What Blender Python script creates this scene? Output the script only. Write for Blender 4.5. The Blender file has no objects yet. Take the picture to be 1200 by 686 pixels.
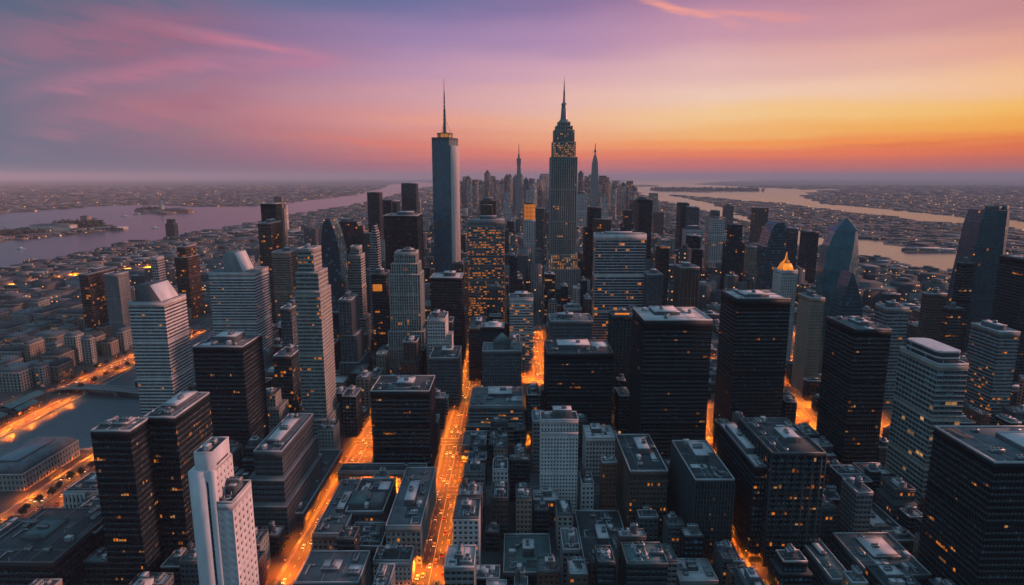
import bpy, math, random
import numpy as np
from mathutils import Vector, geometry
R = math.radians
C = bpy.context.scene.collection
scn = bpy.context.scene
# ------------------------------------------------------------------ camera
PITCH, F, H = 10.58, 728.0, 250.0
cam = bpy.data.objects.new('camera', bpy.data.cameras.new('camera')); C.objects.link(cam)
cam.location = (0, 0, H); cam.rotation_euler = (R(90 - PITCH), 0, 0)
cam.data.sensor_width = 36; cam.data.lens = F / 1200 * 36
cam.data.clip_start = 1; cam.data.clip_end = 200000
scn.camera = cam
cp, sp = math.cos(R(PITCH)), math.sin(R(PITCH))
def ray(px, py):
    a, b = (px - 600) / F, -(py - 343) / F
    return np.array([a, cp + b * sp, -sp + b * cp])
def gp(px, py, z=0.0):                      # point at height z seen at a place of the photograph
    d = ray(px, py); t = (z - H) / d[2]; return np.array([d[0] * t, d[1] * t, z])
def yp(px, py, Y):                          # point at distance Y
    d = ray(px, py); t = Y / d[1]; return np.array([d[0] * t, Y, H + d[2] * t])
def proj(x, y, z):
    w = y * cp - (z - H) * sp; u = y * sp + (z - H) * cp
    return 600 + F * x / w, 343 - F * u / w, w
# ------------------------------------------------------------------ sky
def lin(c):
    return tuple((v / 255 / 12.92 if v / 255 <= 0.04045 else ((v / 255 + 0.055) / 1.055) ** 2.4) for v in c)
world = bpy.data.worlds.new("World"); scn.world = world; world.use_nodes = True
def build_world():
    nt = world.node_tree; N = nt.nodes; L = nt.links; N.clear()
    out = N.new('ShaderNodeOutputWorld'); bg = N.new('ShaderNodeBackground'); L.new(bg.outputs[0], out.inputs[0])
    tc = N.new('ShaderNodeTexCoord'); se = N.new('ShaderNodeSeparateXYZ'); L.new(tc.outputs['Generated'], se.inputs[0])
    def M(op, a, b=None, c=None, clamp=False):
        n = N.new('ShaderNodeMath'); n.operation = op; n.use_clamp = clamp
        for i, v in enumerate((a, b, c)):
            if v is None: continue
            if isinstance(v, (int, float)): n.inputs[i].default_value = v
            else: L.new(v, n.inputs[i])
        return n.outputs[0]
    def MR(v, a, b, c=0.0, d=1.0, smooth=True):
        n = N.new('ShaderNodeMapRange'); n.interpolation_type = 'SMOOTHSTEP' if smooth else 'LINEAR'
        L.new(v, n.inputs[0]); n.inputs[1].default_value = a; n.inputs[2].default_value = b
        n.inputs[3].default_value = c; n.inputs[4].default_value = d; return n.outputs[0]
    def MIX(f, a, b, mode='MIX'):
        n = N.new('ShaderNodeMix'); n.data_type = 'RGBA'; n.blend_type = mode
        if isinstance(f, (int, float)): n.inputs[0].default_value = f
        else: L.new(f, n.inputs[0])
        for i, v in ((6, a), (7, b)):
            if isinstance(v, tuple): n.inputs[i].default_value = (*v[:3], 1)
            else: L.new(v, n.inputs[i])
        return n.outputs[2]
    az = M('MULTIPLY', M('ARCTAN2', se.outputs[0], se.outputs[1]), 57.29578)
    el = M('MULTIPLY', M('ARCSINE', se.outputs[2]), 57.29578)
    # slow warp so that the bands of dusk are not ruled lines
    nz = N.new('ShaderNodeTexNoise'); nz.inputs['Scale'].default_value = 1.0; nz.inputs['Detail'].default_value = 4
    cv = N.new('ShaderNodeCombineXYZ'); L.new(M('MULTIPLY', az, 0.05), cv.inputs[0]); L.new(M('MULTIPLY', el, 0.28), cv.inputs[1])
    L.new(cv.outputs[0], nz.inputs['Vector'])
    nn = M('SUBTRACT', nz.outputs[0], 0.5)
    wob = M('MULTIPLY', nn, MR(el, 0, 6, 0.6, 3.0))
    elw = M('ADD', el, wob)
    azs = [-43, -32, -21, -8, 4, 17, 30, 42]
    rows = [
     (0.0,  [(84,88,110),(100,92,114),(124,98,118),(168,106,120),(192,112,118),(190,110,112),(188,108,106),(176,100,98)]),
     (1.0,  [(88,90,112),(116,97,118),(146,102,122),(186,110,122),(212,118,116),(214,112,104),(212,108,96),(202,102,86)]),
     (1.9,  [(90,92,112),(128,98,120),(164,106,124),(212,122,116),(236,132,104),(242,130,88),(240,122,76),(228,112,64)]),
     (2.6,  [(90,92,112),(134,100,122),(176,112,126),(220,134,120),(243,154,114),(251,156,92),(249,150,80),(242,142,64)]),
     (3.5,  [(88,92,112),(138,102,122),(190,122,128),(224,144,130),(242,168,130),(249,184,116),(250,178,92),(249,170,72)]),
     (4.8,  [(90,90,112),(146,103,125),(200,130,138),(226,158,150),(242,186,154),(248,204,150),(250,198,126),(251,188,92)]),
     (6.6,  [(90,90,112),(146,106,130),(190,134,150),(212,160,168),(232,184,176),(242,204,184),(245,202,172),(249,192,136)]),
     (8.8,  [(76,86,110),(138,98,124),(172,124,152),(192,150,178),(214,168,182),(228,184,182),(230,180,166),(228,162,140)]),
     (11.6, [(62,82,104),(116,90,120),(142,112,150),(158,132,174),(176,140,178),(202,152,172),(208,152,158),(196,138,140)]),
     (15.0, [(54,82,104),(78,94,122),(92,106,144),(110,112,158),(135,116,160),(168,122,156),(180,124,146),(166,116,136)]),
     (24.0, [(50,76,98),(58,84,112),(66,90,126),(80,96,138),(98,102,146),(118,106,146),(126,108,140),(120,104,132)]),
    ]
    fac = MR(az, -48, 48, 0, 1, False)
    cur = None
    for e, cols in rows:
        r = N.new('ShaderNodeValToRGB'); cr = r.color_ramp; cr.interpolation = 'B_SPLINE' if False else 'EASE'
        cr.interpolation = 'LINEAR'
        while len(cr.elements) < len(azs): cr.elements.new(0.5)
        for i, a in enumerate(azs):
            cr.elements[i].position = (a + 48) / 96; cr.elements[i].color = (*lin(cols[i]), 1)
        L.new(fac, r.inputs[0])
        if cur is None: cur = r.outputs[0]
        else: cur = MIX(MR(elw, pe, e), cur, r.outputs[0])
        pe = e
    # clouds: thin pink streaks, each a soft wisp along a line on the sky
    tx = N.new('ShaderNodeTexNoise'); tx.inputs['Scale'].default_value = 1.0; tx.inputs['Detail'].default_value = 6
    tx.inputs['Roughness'].default_value = 0.6
    cv2 = N.new('ShaderNodeCombineXYZ'); L.new(M('MULTIPLY', az, 0.16), cv2.inputs[0])
    L.new(M('MULTIPLY', M('ADD', el, M('MULTIPLY', az, 0.12)), 0.9), cv2.inputs[1]); L.new(cv2.outputs[0], tx.inputs['Vector'])
    t = tx.outputs[0]
    def wisp(cur, a0, e0, a1, e1, wd, col, amt):
        # along coordinate s and offset from the line
        dx, dy = a1 - a0, e1 - e0; ln = math.hypot(dx, dy); ux, uy = dx / ln, dy / ln
        s = M('ADD', M('MULTIPLY', M('SUBTRACT', az, a0), ux), M('MULTIPLY', M('SUBTRACT', el, e0), uy))
        o = M('ADD', M('MULTIPLY', M('SUBTRACT', az, a0), -uy), M('MULTIPLY', M('SUBTRACT', el, e0), ux))
        o = M('ADD', o, M('MULTIPLY', M('SUBTRACT', t, 0.5), wd * 2.2))
        sn = M('DIVIDE', s, ln)
        body = M('MULTIPLY', MR(sn, -0.02, 0.35), MR(sn, 1.0, 0.55))
        wdt = M('DIVIDE', M('ABSOLUTE', o), wd)
        m = M('MULTIPLY', body, MR(wdt, 1.0, 0.0))
        m = M('MULTIPLY', m, MR(t, 0.3, 0.62, 0.35, 1.0))
        return MIX(M('MULTIPLY', m, amt), cur, lin(col))
    cur = wisp(cur, -39.5, 5.2, -21, 10.2, 1.1, (204, 116, 138), 0.8)
    cur = wisp(cur, -33, 11.6, -13, 9.6, 0.7, (214, 128, 150), 0.85)
    cur = wisp(cur, -31, 8.2, -11, 9.9, 0.9, (196, 122, 150), 0.6)
    cur = wisp(cur, -43, 7.6, -20, 12.8, 3.0, (168, 98, 122), 1.0)
    cur = wisp(cur, -40, 2.6, -18, 8.0, 2.4, (180, 108, 126), 0.95)
    cur = wisp(cur, -36, 6.6, -15, 2.6, 1.0, (196, 116, 124), 0.5)
    cur = wisp(cur, -22, 3.6, 3, 1.8, 0.7, (232, 122, 108), 0.6)
    cur = wisp(cur, -16, 5.2, 14, 4.2, 0.6, (240, 160, 124), 0.4)
    cur = wisp(cur, 6, 3.0, 44, 2.6, 0.35, (255, 150, 60), 0.5)
    cur = wisp(cur, 22, 2.2, 50, 3.0, 0.3, (226, 108, 60), 0.5)
    cur = wisp(cur, 9.0, 15.0, 20.5, 11.7, 0.5, (244, 160, 148), 1.0)
    cur = wisp(cur, 15, 13.4, 26, 11.9, 0.45, (236, 154, 146), 0.85)
    cur = wisp(cur, 18, 10.4, 42, 8.0, 0.8, (236, 168, 156), 0.4)
    # behind the camera and overhead the dusk is deep blue-green
    side = MR(M('ABSOLUTE', M('SUBTRACT', az, 30)), 35, 120)
    cur = MIX(side, cur, BACK)
    cur = MIX(MR(el, 16, 50), cur, ZEN)
    cur = MIX(MR(el, -0.2, -3), cur, (0.03, 0.035, 0.045))
    L.new(cur, bg.inputs[0]); bg.inputs[1].default_value = 1.0
BACK = (0.095, 0.235, 0.335); ZEN = (0.165, 0.365, 0.530)
build_world()
sun = bpy.data.objects.new('sun', bpy.data.lights.new('sun', 'SUN')); C.objects.link(sun)
sun.data.energy = 3.5; sun.data.color = (1.0, 0.47, 0.38); sun.data.angle = R(12)
SAZ, SEL = 74, 15
sd = Vector((math.sin(R(SAZ)) * math.cos(R(SEL)), math.cos(R(SAZ)) * math.cos(R(SEL)), math.sin(R(SEL))))
sun.rotation_euler = sd.to_track_quat('Z', 'Y').to_euler(); sun.location = (600, 300, 400)
vs = scn.view_settings; vs.view_transform = 'Standard'; vs.look = 'None'; vs.exposure = 0; vs.gamma = 1
cy = scn.cycles; cy.max_bounces = 5; cy.diffuse_bounces = 2; cy.glossy_bounces = 2; cy.transmission_bounces = 2
cy.volume_bounces = 1; cy.use_light_tree = True; cy.sample_clamp_indirect = 4; cy.use_denoising = True
cy.caustics_reflective = False; cy.caustics_refractive = False
# ------------------------------------------------------------------ materials
MATS = {}
def mat(name, base, rough=0.7, metal=0.0, spec=0.5, var=0.12, scale=0.15, emis=None, bump=0.0, rnd=0.0, streak=False):
    if name in MATS: return MATS[name]
    m = bpy.data.materials.new(name); m.use_nodes = True; nt = m.node_tree; N = nt.nodes; L = nt.links
    b = N['Principled BSDF']; b.inputs['Roughness'].default_value = rough; b.inputs['Metallic'].default_value = metal
    b.inputs['Specular IOR Level'].default_value = spec
    tc = N.new('ShaderNodeTexCoord'); mp = N.new('ShaderNodeMapping'); L.new(tc.outputs['Object'], mp.inputs[0])
    mp.inputs['Scale'].default_value = (scale, scale, scale * (0.18 if streak else 1))
    nz = N.new('ShaderNodeTexNoise'); nz.inputs['Scale'].default_value = 1; nz.inputs['Detail'].default_value = 6
    nz.inputs['Roughness'].default_value = 0.65
    L.new(mp.outputs[0], nz.inputs['Vector'])
    mr = N.new('ShaderNodeMapRange'); L.new(nz.outputs[0], mr.inputs[0]); mr.inputs[1].default_value = 0.3; mr.inputs[2].default_value = 0.7
    mr.inputs[3].default_value = 1 - var * 1.6; mr.inputs[4].default_value = 1 + var * 1.6
    val = mr.outputs[0]
    if rnd:
        at = N.new('ShaderNodeAttribute'); at.attribute_name = 'rnd'
        m2 = N.new('ShaderNodeMapRange'); L.new(at.outputs['Fac'], m2.inputs[0]); m2.inputs[3].default_value = 1 - rnd; m2.inputs[4].default_value = 1 + rnd
        mm = N.new('ShaderNodeMath'); mm.operation = 'MULTIPLY'; L.new(val, mm.inputs[0]); L.new(m2.outputs[0], mm.inputs[1]); val = mm.outputs[0]
    mx = N.new('ShaderNodeVectorMath'); mx.operation = 'SCALE'; mx.inputs[0].default_value = base; L.new(val, mx.inputs['Scale'])
    L.new(mx.outputs[0], b.inputs['Base Color'])
    if bump:
        bp = N.new('ShaderNodeBump'); bp.inputs['Strength'].default_value = bump; bp.inputs['Distance'].default_value = 0.3
        L.new(nz.outputs[0], bp.inputs['Height']); L.new(bp.outputs[0], b.inputs['Normal'])
    if emis:
        b.inputs['Emission Color'].default_value = (*emis[0], 1); b.inputs['Emission Strength'].default_value = emis[1]
        if rnd:
            em = N.new('ShaderNodeMath'); em.operation = 'MULTIPLY_ADD'; L.new(at.outputs['Fac'], em.inputs[0])
            em.inputs[1].default_value = emis[1] * 1.6; em.inputs[2].default_value = emis[1] * 0.25; L.new(em.outputs[0], b.inputs['Emission Strength'])
    MATS[name] = m; return m
ORANGE = (1.0, 0.26, 0.02)
def glass(name, base, blind=0.12, rough=0.12):
    """window glass; the face attribute rnd makes some panes paler (blinds) and some duller than others"""
    m = mat(name, base, rough, 0, 0.65, var=0.15, scale=0.08)
    nt = m.node_tree; N = nt.nodes; L = nt.links; b = N['Principled BSDF']
    at = N.new('ShaderNodeAttribute'); at.attribute_name = 'rnd'
    gt = N.new('ShaderNodeMath'); gt.operation = 'GREATER_THAN'; gt.inputs[1].default_value = 1 - blind; L.new(at.outputs['Fac'], gt.inputs[0])
    mx = N.new('ShaderNodeMix'); mx.data_type = 'RGBA'; L.new(gt.outputs[0], mx.inputs[0])
    old = b.inputs['Base Color'].links[0].from_socket; L.new(old, mx.inputs[6]); mx.inputs[7].default_value = (base[0]*3+.02, base[1]*3+.025, base[2]*3+.03, 1)
    L.new(mx.outputs[2], b.inputs['Base Color'])
    mr = N.new('ShaderNodeMapRange'); L.new(at.outputs['Fac'], mr.inputs[0]); mr.inputs[3].default_value = rough * 0.6; mr.inputs[4].default_value = rough * 1.9
    L.new(mr.outputs[0], b.inputs['Roughness'])
    return m
G = {
 'dark': glass('glass_dark', (0.008, 0.018, 0.025), 0.05),
 'teal': glass('glass_teal', (0.016, 0.05, 0.068), 0.08),
 'grey': glass('glass_grey', (0.035, 0.045, 0.055), 0.15),
 'bronze': glass('glass_bronze', (0.03, 0.022, 0.018), 0.08),
 'blue': glass('glass_blue', (0.014, 0.06, 0.082), 0.03),
}
def wall(name, c, var=0.12, rough=0.85, spec=0.3, **k): return mat(name, c, rough, 0, spec, var=var, scale=0.12, streak=True, **k)
W = {
 'black': wall('black_metal_cladding', (0.008, 0.0155, 0.021), rough=0.6, spec=.15),
 'charcoal': wall('charcoal_cladding', (0.025, 0.036, 0.043), rough=0.6, spec=.2),
 'slate': wall('slate_stone', (0.09, 0.1, 0.11)),
 'grey': wall('grey_concrete', (0.2, 0.2, 0.2)),
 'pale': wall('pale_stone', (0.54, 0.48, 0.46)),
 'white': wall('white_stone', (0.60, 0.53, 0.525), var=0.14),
 'tan': wall('tan_brick', (0.30, 0.22, 0.17)),
 'brown': wall('brown_brick', (0.095, 0.072, 0.062)),
 'red': wall('red_brick', (0.19, 0.085, 0.06)),
 'lime': wall('limestone', (0.33, 0.30, 0.27)),
}
LIT = mat('lit_window', (0.1, 0.05, 0.02), 0.5, emis=(ORANGE, 0.36), rnd=0.35)
LITW = mat('lit_window_warm', (0.1, 0.06, 0.03), 0.5, emis=((1.0, 0.46, 0.16), 0.34), rnd=0.35)
ROOF = {
 'dark': mat('roof_bitumen', (0.045, 0.052, 0.058), 0.9, var=0.25, scale=0.1),
 'grey': mat('roof_gravel', (0.12, 0.13, 0.14), 0.9, var=0.22, scale=0.12),
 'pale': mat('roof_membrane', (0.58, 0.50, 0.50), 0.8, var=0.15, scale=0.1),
 'green': mat('roof_copper', (0.07, 0.13, 0.13), 0.6, var=0.2, scale=0.1),
}
TRIM = mat('roof_trim_metal', (0.48, 0.45, 0.46), 0.45, 0.2, var=0.08)
TRIMD = mat('roof_trim_dark', (0.12, 0.125, 0.13), 0.5, 0.2, var=0.08)
UNIT = mat('rooftop_unit_metal', (0.30, 0.31, 0.32), 0.5, 0.3, var=0.12, scale=0.4)
UNITD = mat('rooftop_unit_dark', (0.06, 0.065, 0.07), 0.6, var=0.15, scale=0.4)
WOOD = mat('tank_wood', (0.12, 0.08, 0.06), 0.9)
STEEL = mat('mast_steel', (0.10, 0.11, 0.12), 0.5, 0.5)
ASPH = mat('asphalt', (0.055, 0.052, 0.050), 0.75, var=0.22, scale=0.08, bump=0.1)
PAVE = mat('pavement_stone', (0.15, 0.14, 0.135), 0.85, var=0.18, scale=0.2)
PAINT = mat('road_paint', (0.62, 0.60, 0.55), 0.6)
KERB = mat('kerb_stone', (0.26, 0.25, 0.24), 0.8)
# ------------------------------------------------------------------ mesh builder
class MB:
    def __init__(s): s.v = []; s.f = []; s.m = []; s.r = []; s.n = 0; s.rng = np.random.default_rng(len(bpy.data.meshes) + 7)
    def quads(s, V, Fq, mi, rnd=None):
        V = np.asarray(V, float).reshape(-1, 3); Fq = np.asarray(Fq, int).reshape(-1, 4)
        s.v.append(V); s.f.append(Fq + s.n); s.n += len(V)
        mi = np.full(len(Fq), mi) if np.isscalar(mi) else np.asarray(mi)
        s.m.append(mi); s.r.append(s.rng.random(len(Fq)) if rnd is None else rnd)
    def box(s, x0, x1, y0, y1, z0, z1, mi=0, top=None, bottom=False):
        V = [(x0,y0,z0),(x1,y0,z0),(x1,y1,z0),(x0,y1,z0),(x0,y0,z1),(x1,y0,z1),(x1,y1,z1),(x0,y1,z1)]
        Fq = [(0,1,5,4),(1,2,6,5),(2,3,7,6),(3,0,4,7),(4,5,6,7)]
        mm = [mi]*4 + [mi if top is None else top]
        if bottom: Fq.append((3,2,1,0)); mm.append(mi)
        s.quads(V, Fq, np.array(mm)); return s
    def frustum(s, cx, cy, z0, z1, a0, b0, a1, b1, mi=0, top=None, ox=0, oy=0):
        V = [(cx-a0,cy-b0,z0),(cx+a0,cy-b0,z0),(cx+a0,cy+b0,z0),(cx-a0,cy+b0,z0),
             (cx+ox-a1,cy+oy-b1,z1),(cx+ox+a1,cy+oy-b1,z1),(cx+ox+a1,cy+oy+b1,z1),(cx+ox-a1,cy+oy+b1,z1)]
        s.quads(V, [(0,1,5,4),(1,2,6,5),(2,3,7,6),(3,0,4,7),(4,5,6,7),(3,2,1,0)], np.array([mi]*4+[mi if top is None else top, mi])); return s
    def cyl(s, cx, cy, z0, z1, r0, r1=None, n=10, mi=0, cap=True):
        r1 = r0 if r1 is None else r1
        a = np.arange(n) / n * 2 * math.pi
        V = np.concatenate([np.stack([cx+np.cos(a)*r0, cy+np.sin(a)*r0, np.full(n, z0)], 1), np.stack([cx+np.cos(a)*r1, cy+np.sin(a)*r1, np.full(n, z1)], 1), [[cx,cy,z1]]])
        i = np.arange(n); j = (i + 1) % n
        Fq = np.stack([i, j, j + n, i + n], 1)
        s.quads(V, Fq, mi)
        if cap:
            ii = np.arange(0, n, 2)
            s.f.append(np.stack([ii + n, (ii + 1) % n + n, (ii + 2) % n + n, np.full(len(ii), 2 * n)], 1) + s.n - len(V)); s.m.append(np.full(len(ii), mi)); s.r.append(np.full(len(ii), .5))
        return s
    def bar(s, p, q, r, mi=0, n=6):
        p = Vector(p); q = Vector(q); d = (q - p).normalized(); a = d.orthogonal().normalized(); b = d.cross(a)
        V = [p + (a*math.cos(t)+b*math.sin(t))*r for t in [k/n*2*math.pi for k in range(n)]] + [q + (a*math.cos(t)+b*math.sin(t))*r for t in [k/n*2*math.pi for k in range(n)]]
        s.quads([tuple(v) for v in V], [(k,(k+1)%n,(k+1)%n+n,k+n) for k in range(n)], mi)
        return s
    def cells(s, o, u, w, h, nx, ny, wx, wy, rec=0.25, wm=0, gm=1, lit=0.0, litm=2, sill=0.5, reveal=True, litrow=0.0):
        """one face of a facade: nx by ny bays of wall with a window each, the glass set back by rec"""
        o = np.array(o, float); u = np.array(u, float); n = np.array([u[1], -u[0], 0.0]); z = np.array([0, 0, 1.0])
        nx = max(1, int(nx)); ny = max(1, int(ny)); bw = w / nx; bh = h / ny
        I, J = np.meshgrid(np.arange(nx), np.arange(ny)); I = I.ravel(); J = J.ravel(); k = len(I)
        s0 = I * bw; s1 = s0 + bw; t0 = J * bh; t1 = t0 + bh
        a0 = s0 + bw * (1 - wx) / 2; a1 = s1 - bw * (1 - wx) / 2; b0 = t0 + bh * (1 - wy) * sill; b1 = b0 + bh * wy
        P = lambda a, b, r=0.0: o + a[:, None] * u + b[:, None] * z - n * r
        V = np.stack([P(s0,t0),P(s1,t0),P(s1,t1),P(s0,t1),P(a0,b0),P(a1,b0),P(a1,b1),P(a0,b1),P(a0,b0,rec),P(a1,b0,rec),P(a1,b1,rec),P(a0,b1,rec)], 1)
        fr = [(0,1,5,4),(2,3,7,6)] + ([(1,2,6,5),(3,0,4,7)] if wx < 0.995 else [])
        if reveal: fr += [(4,5,9,8),(6,7,11,10)] + ([(5,6,10,9),(7,4,8,11)] if wx < 0.995 else [])
        fr = np.array(fr); base = np.arange(k)[:, None, None] * 12
        s.quads(V, (fr[None] + base).reshape(-1, 4), wm)
        s.n -= 0
        gf = (np.array([8,9,10,11]) if reveal or True else 0)[None] + np.arange(k)[:, None] * 12
        rn = s.rng.random(k)
        m = np.full(k, gm)
        if lit > 0:
            row = s.rng.random(ny) < litrow
            runs = s.rng.random(k) < lit * (1 + 3 * row[J])
            runs = runs | (np.roll(runs, 1) & (s.rng.random(k) < 0.55))
            m[runs] = litm
        if ny > 16: m[np.isin(J, (int(ny * .34), int(ny * .67)) if ny % 2 else (int(ny * .5), ny - 1))] = wm
        s.f.append(gf + s.n - len(V.reshape(-1, 3))); s.m.append(m); s.r.append(rn)
        return s
    def build(s, name, mats, parent=None, loc=(0,0,0), warp=None):
        V = np.concatenate(s.v); Fq = np.concatenate(s.f); mi = np.concatenate(s.m); rn = np.concatenate(s.r)
        if warp is not None: V = warp(V)
        me = bpy.data.meshes.new(name); me.vertices.add(len(V)); me.vertices.foreach_set('co', V.ravel())
        me.loops.add(len(Fq) * 4); me.loops.foreach_set('vertex_index', Fq.ravel().astype(np.int32))
        me.polygons.add(len(Fq)); me.polygons.foreach_set('loop_start', np.arange(0, len(Fq) * 4, 4, dtype=np.int32))
        if not isinstance(mats, (list, tuple)): mats = [mats]
        for m in mats: me.materials.append(m)
        me.polygons.foreach_set('material_index', mi.astype(np.int32))
        a = me.attributes.new('rnd', 'FLOAT', 'FACE'); a.data.foreach_set('value', rn.astype(np.float32))
        me.update(calc_edges=True); me.validate()
        o = bpy.data.objects.new(name, me); C.objects.link(o); o.parent = parent; o.location = loc
        return o
def tag(o, label=None, cat=None, group=None, kind=None):
    if label: o['label'] = label
    if cat: o['category'] = cat
    if group: o['group'] = group
    if kind: o['kind'] = kind
    return o
def empty(name, loc, label, cat, group=None):
    o = bpy.data.objects.new(name, None); C.objects.link(o); o.location = loc; o.empty_display_size = 2
    return tag(o, label, cat, group)
def inst(name, mesh, parent, loc, sc=(1,1,1), rz=0):
    o = bpy.data.objects.new(name, mesh); C.objects.link(o); o.parent = parent; o.location = loc; o.scale = sc; o.rotation_euler = (0,0,rz); return o
def copy_tree(o, loc, rz=None, label=None, group=None):
    c = o.copy(); C.objects.link(c); c.location = loc
    if rz is not None: c.rotation_euler = (0, 0, rz)
    if label: c['label'] = label
    if group: c['group'] = group
    for ch in list(o.children):
        d = ch.copy(); C.objects.link(d); d.parent = c
        for g in list(ch.children):
            e = g.copy(); C.objects.link(e); e.parent = d
    return c
def sheet(name, pts, z, m, kind='structure', thick=None):
    """flat polygon (a list of x, y) as a sheet of ground"""
    vv = [Vector((p[0], p[1], 0)) for p in pts]
    tris = geometry.tessellate_polygon([vv])
    me = bpy.data.meshes.new(name); V = [(p[0], p[1], z) for p in pts]; Fs = []
    for t in tris:
        a, b, c = (vv[i] for i in t)
        Fs.append(tuple(t) if (b - a).cross(c - a).z > 0 else tuple(reversed(t)))
    if thick:
        n = len(V); V += [(p[0], p[1], z - thick) for p in pts]
        for i in range(n): j = (i + 1) % n; Fs.append((i, j, j + n, i + n))
    me.from_pydata(V, [], Fs); me.materials.append(m); me.update()
    o = bpy.data.objects.new(name, me); C.objects.link(o); o['kind'] = kind; return o
# ------------------------------------------------------------------ ground and water
GROUND = mat('city_ground', (0.05, 0.052, 0.055), 0.9, var=0.35, scale=0.004)
b_ = MB()
S_ = 60000; b_.quads([(-S_, -2000, 0), (S_, -2000, 0), (S_, S_, 0), (-S_, S_, 0)], [(0,1,2,3)], 0)
tag(b_.build('ground', GROUND), kind='structure')
def water_mat(name, base, rough, sc, strength):
    m = mat(name, base, rough, 0, 0.9, var=0.1, scale=0.002)
    nt = m.node_tree; N = nt.nodes; L = nt.links
    tc = N.new('ShaderNodeTexCoord'); nz = N.new('ShaderNodeTexNoise'); nz.inputs['Scale'].default_value = sc; nz.inputs['Detail'].default_value = 5
    L.new(tc.outputs['Object'], nz.inputs['Vector'])
    bp = N.new('ShaderNodeBump'); bp.inputs['Strength'].default_value = strength; bp.inputs['Distance'].default_value = 1.0
    L.new(nz.outputs[0], bp.inputs['Height']); L.new(bp.outputs[0], N['Principled BSDF'].inputs['Normal']); return m
WATER = water_mat('river_water', (0.02, 0.035, 0.05), 0.2, 0.03, 0.14)
CANALW = water_mat('canal_water', (0.02, 0.055, 0.07), 0.32, 0.25, 0.6)
W1 = [(-330,345),(0,316),(25,309),(60,304),(110,293),(162,285),(232,274),(300,261),(350,251),(400,243),(430,238),(462,229),(480,223),(505,219),(520,215.5),
      (490,213.5),(455,217),(445,222),(405,230),(362,235),(300,242),(230,243),(175,240),(110,242),(50,247),(0,251),(-330,272)]
W2 = [(735,211),(790,209.4),(850,209.6),(905,211.2),(845,212.8),(812,216),(860,218.5),(900,220.5),(945,222.5),(985,222),(948,226),(945,232),(965,239),(1020,244),(1075,249),(1150,257),(1200,259),(1400,275),
      (1400,297),(1200,270),(1150,265),(1075,259),(1030,252),(975,247),(957,244),(915,238),(900,238),(875,236),(850,233),(830,231.5),(785,229),(830,237),(850,245),(870,253),(900,261),(937,271),(975,281),(1035,282.5),(1035,287),(1060,290),(1135,296),(1200,300),(1400,315),
      (1400,352),(1200,335),(1120,322),(1085,318),(1060,310),(1015,302),(975,296),(937,288),(900,267),(865,260),(820,247),(797,240),(775,237),(747,227),(740,218),(730,213)]
P1 = [gp(*p)[:2] for p in W1]; P2 = [gp(*p)[:2] for p in W2]
sheet('harbour_water', P1, 0.3, WATER); sheet('river_water', P2, 0.3, WATER)
CX0, CX1 = -497.0, -455.0
BASIN = [(-497,380),(-447,380),(-447,538),(-390,542),(-390,676),(-455,690),(-455,1000),(-497,1000)]
sheet('canal_water', BASIN, 0.05, CANALW)
def inpoly(x, y, P):
    c = False; n = len(P)
    for i in range(n):
        x0, y0 = P[i]; x1, y1 = P[i-1]
        if (y0 > y) != (y1 > y) and x < (x1 - x0) * (y - y0) / (y1 - y0) + x0: c = not c
    return c
W1a, W2a = [tuple(p) for p in W1], [tuple(p) for p in W2]
ISL = [(-60,283),(0,273),(40,270),(60,266),(100,263.5),(146,268),(118,272),(60,277),(0,283),(-60,290)]
ISL2 = [(158,248),(176,246),(205,245.5),(226,247),(220,250.5),(186,252),(160,250.5)]
ISL3 = [(1056,294),(1075,292),(1117,292.5),(1120,294.5),(1090,296.5),(1060,296)]
ISL4 = [(804,223.5),(822,221),(835,221.5),(848,224),(830,226.2),(812,225.6)]
ISL5 = [(736,217.6),(752,216.6),(772,217.4),(772,218.6),(750,219.2)]
ISLES = [ISL, ISL2, ISL3, ISL4, ISL5]
LAND = mat('shore_ground', (0.06, 0.06, 0.055), 0.95, var=0.4, scale=0.02)
for i, P in enumerate(ISLES):
    sheet('island', [gp(*p)[:2] for p in P], 1.8, LAND, thick=2.0)
def on_water(x, y):
    px, py, w = proj(x, y, 0)
    if any(inpoly(px, py, P) for P in ISLES): return False
    return inpoly(px, py, W1a) or inpoly(px, py, W2a)
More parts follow.
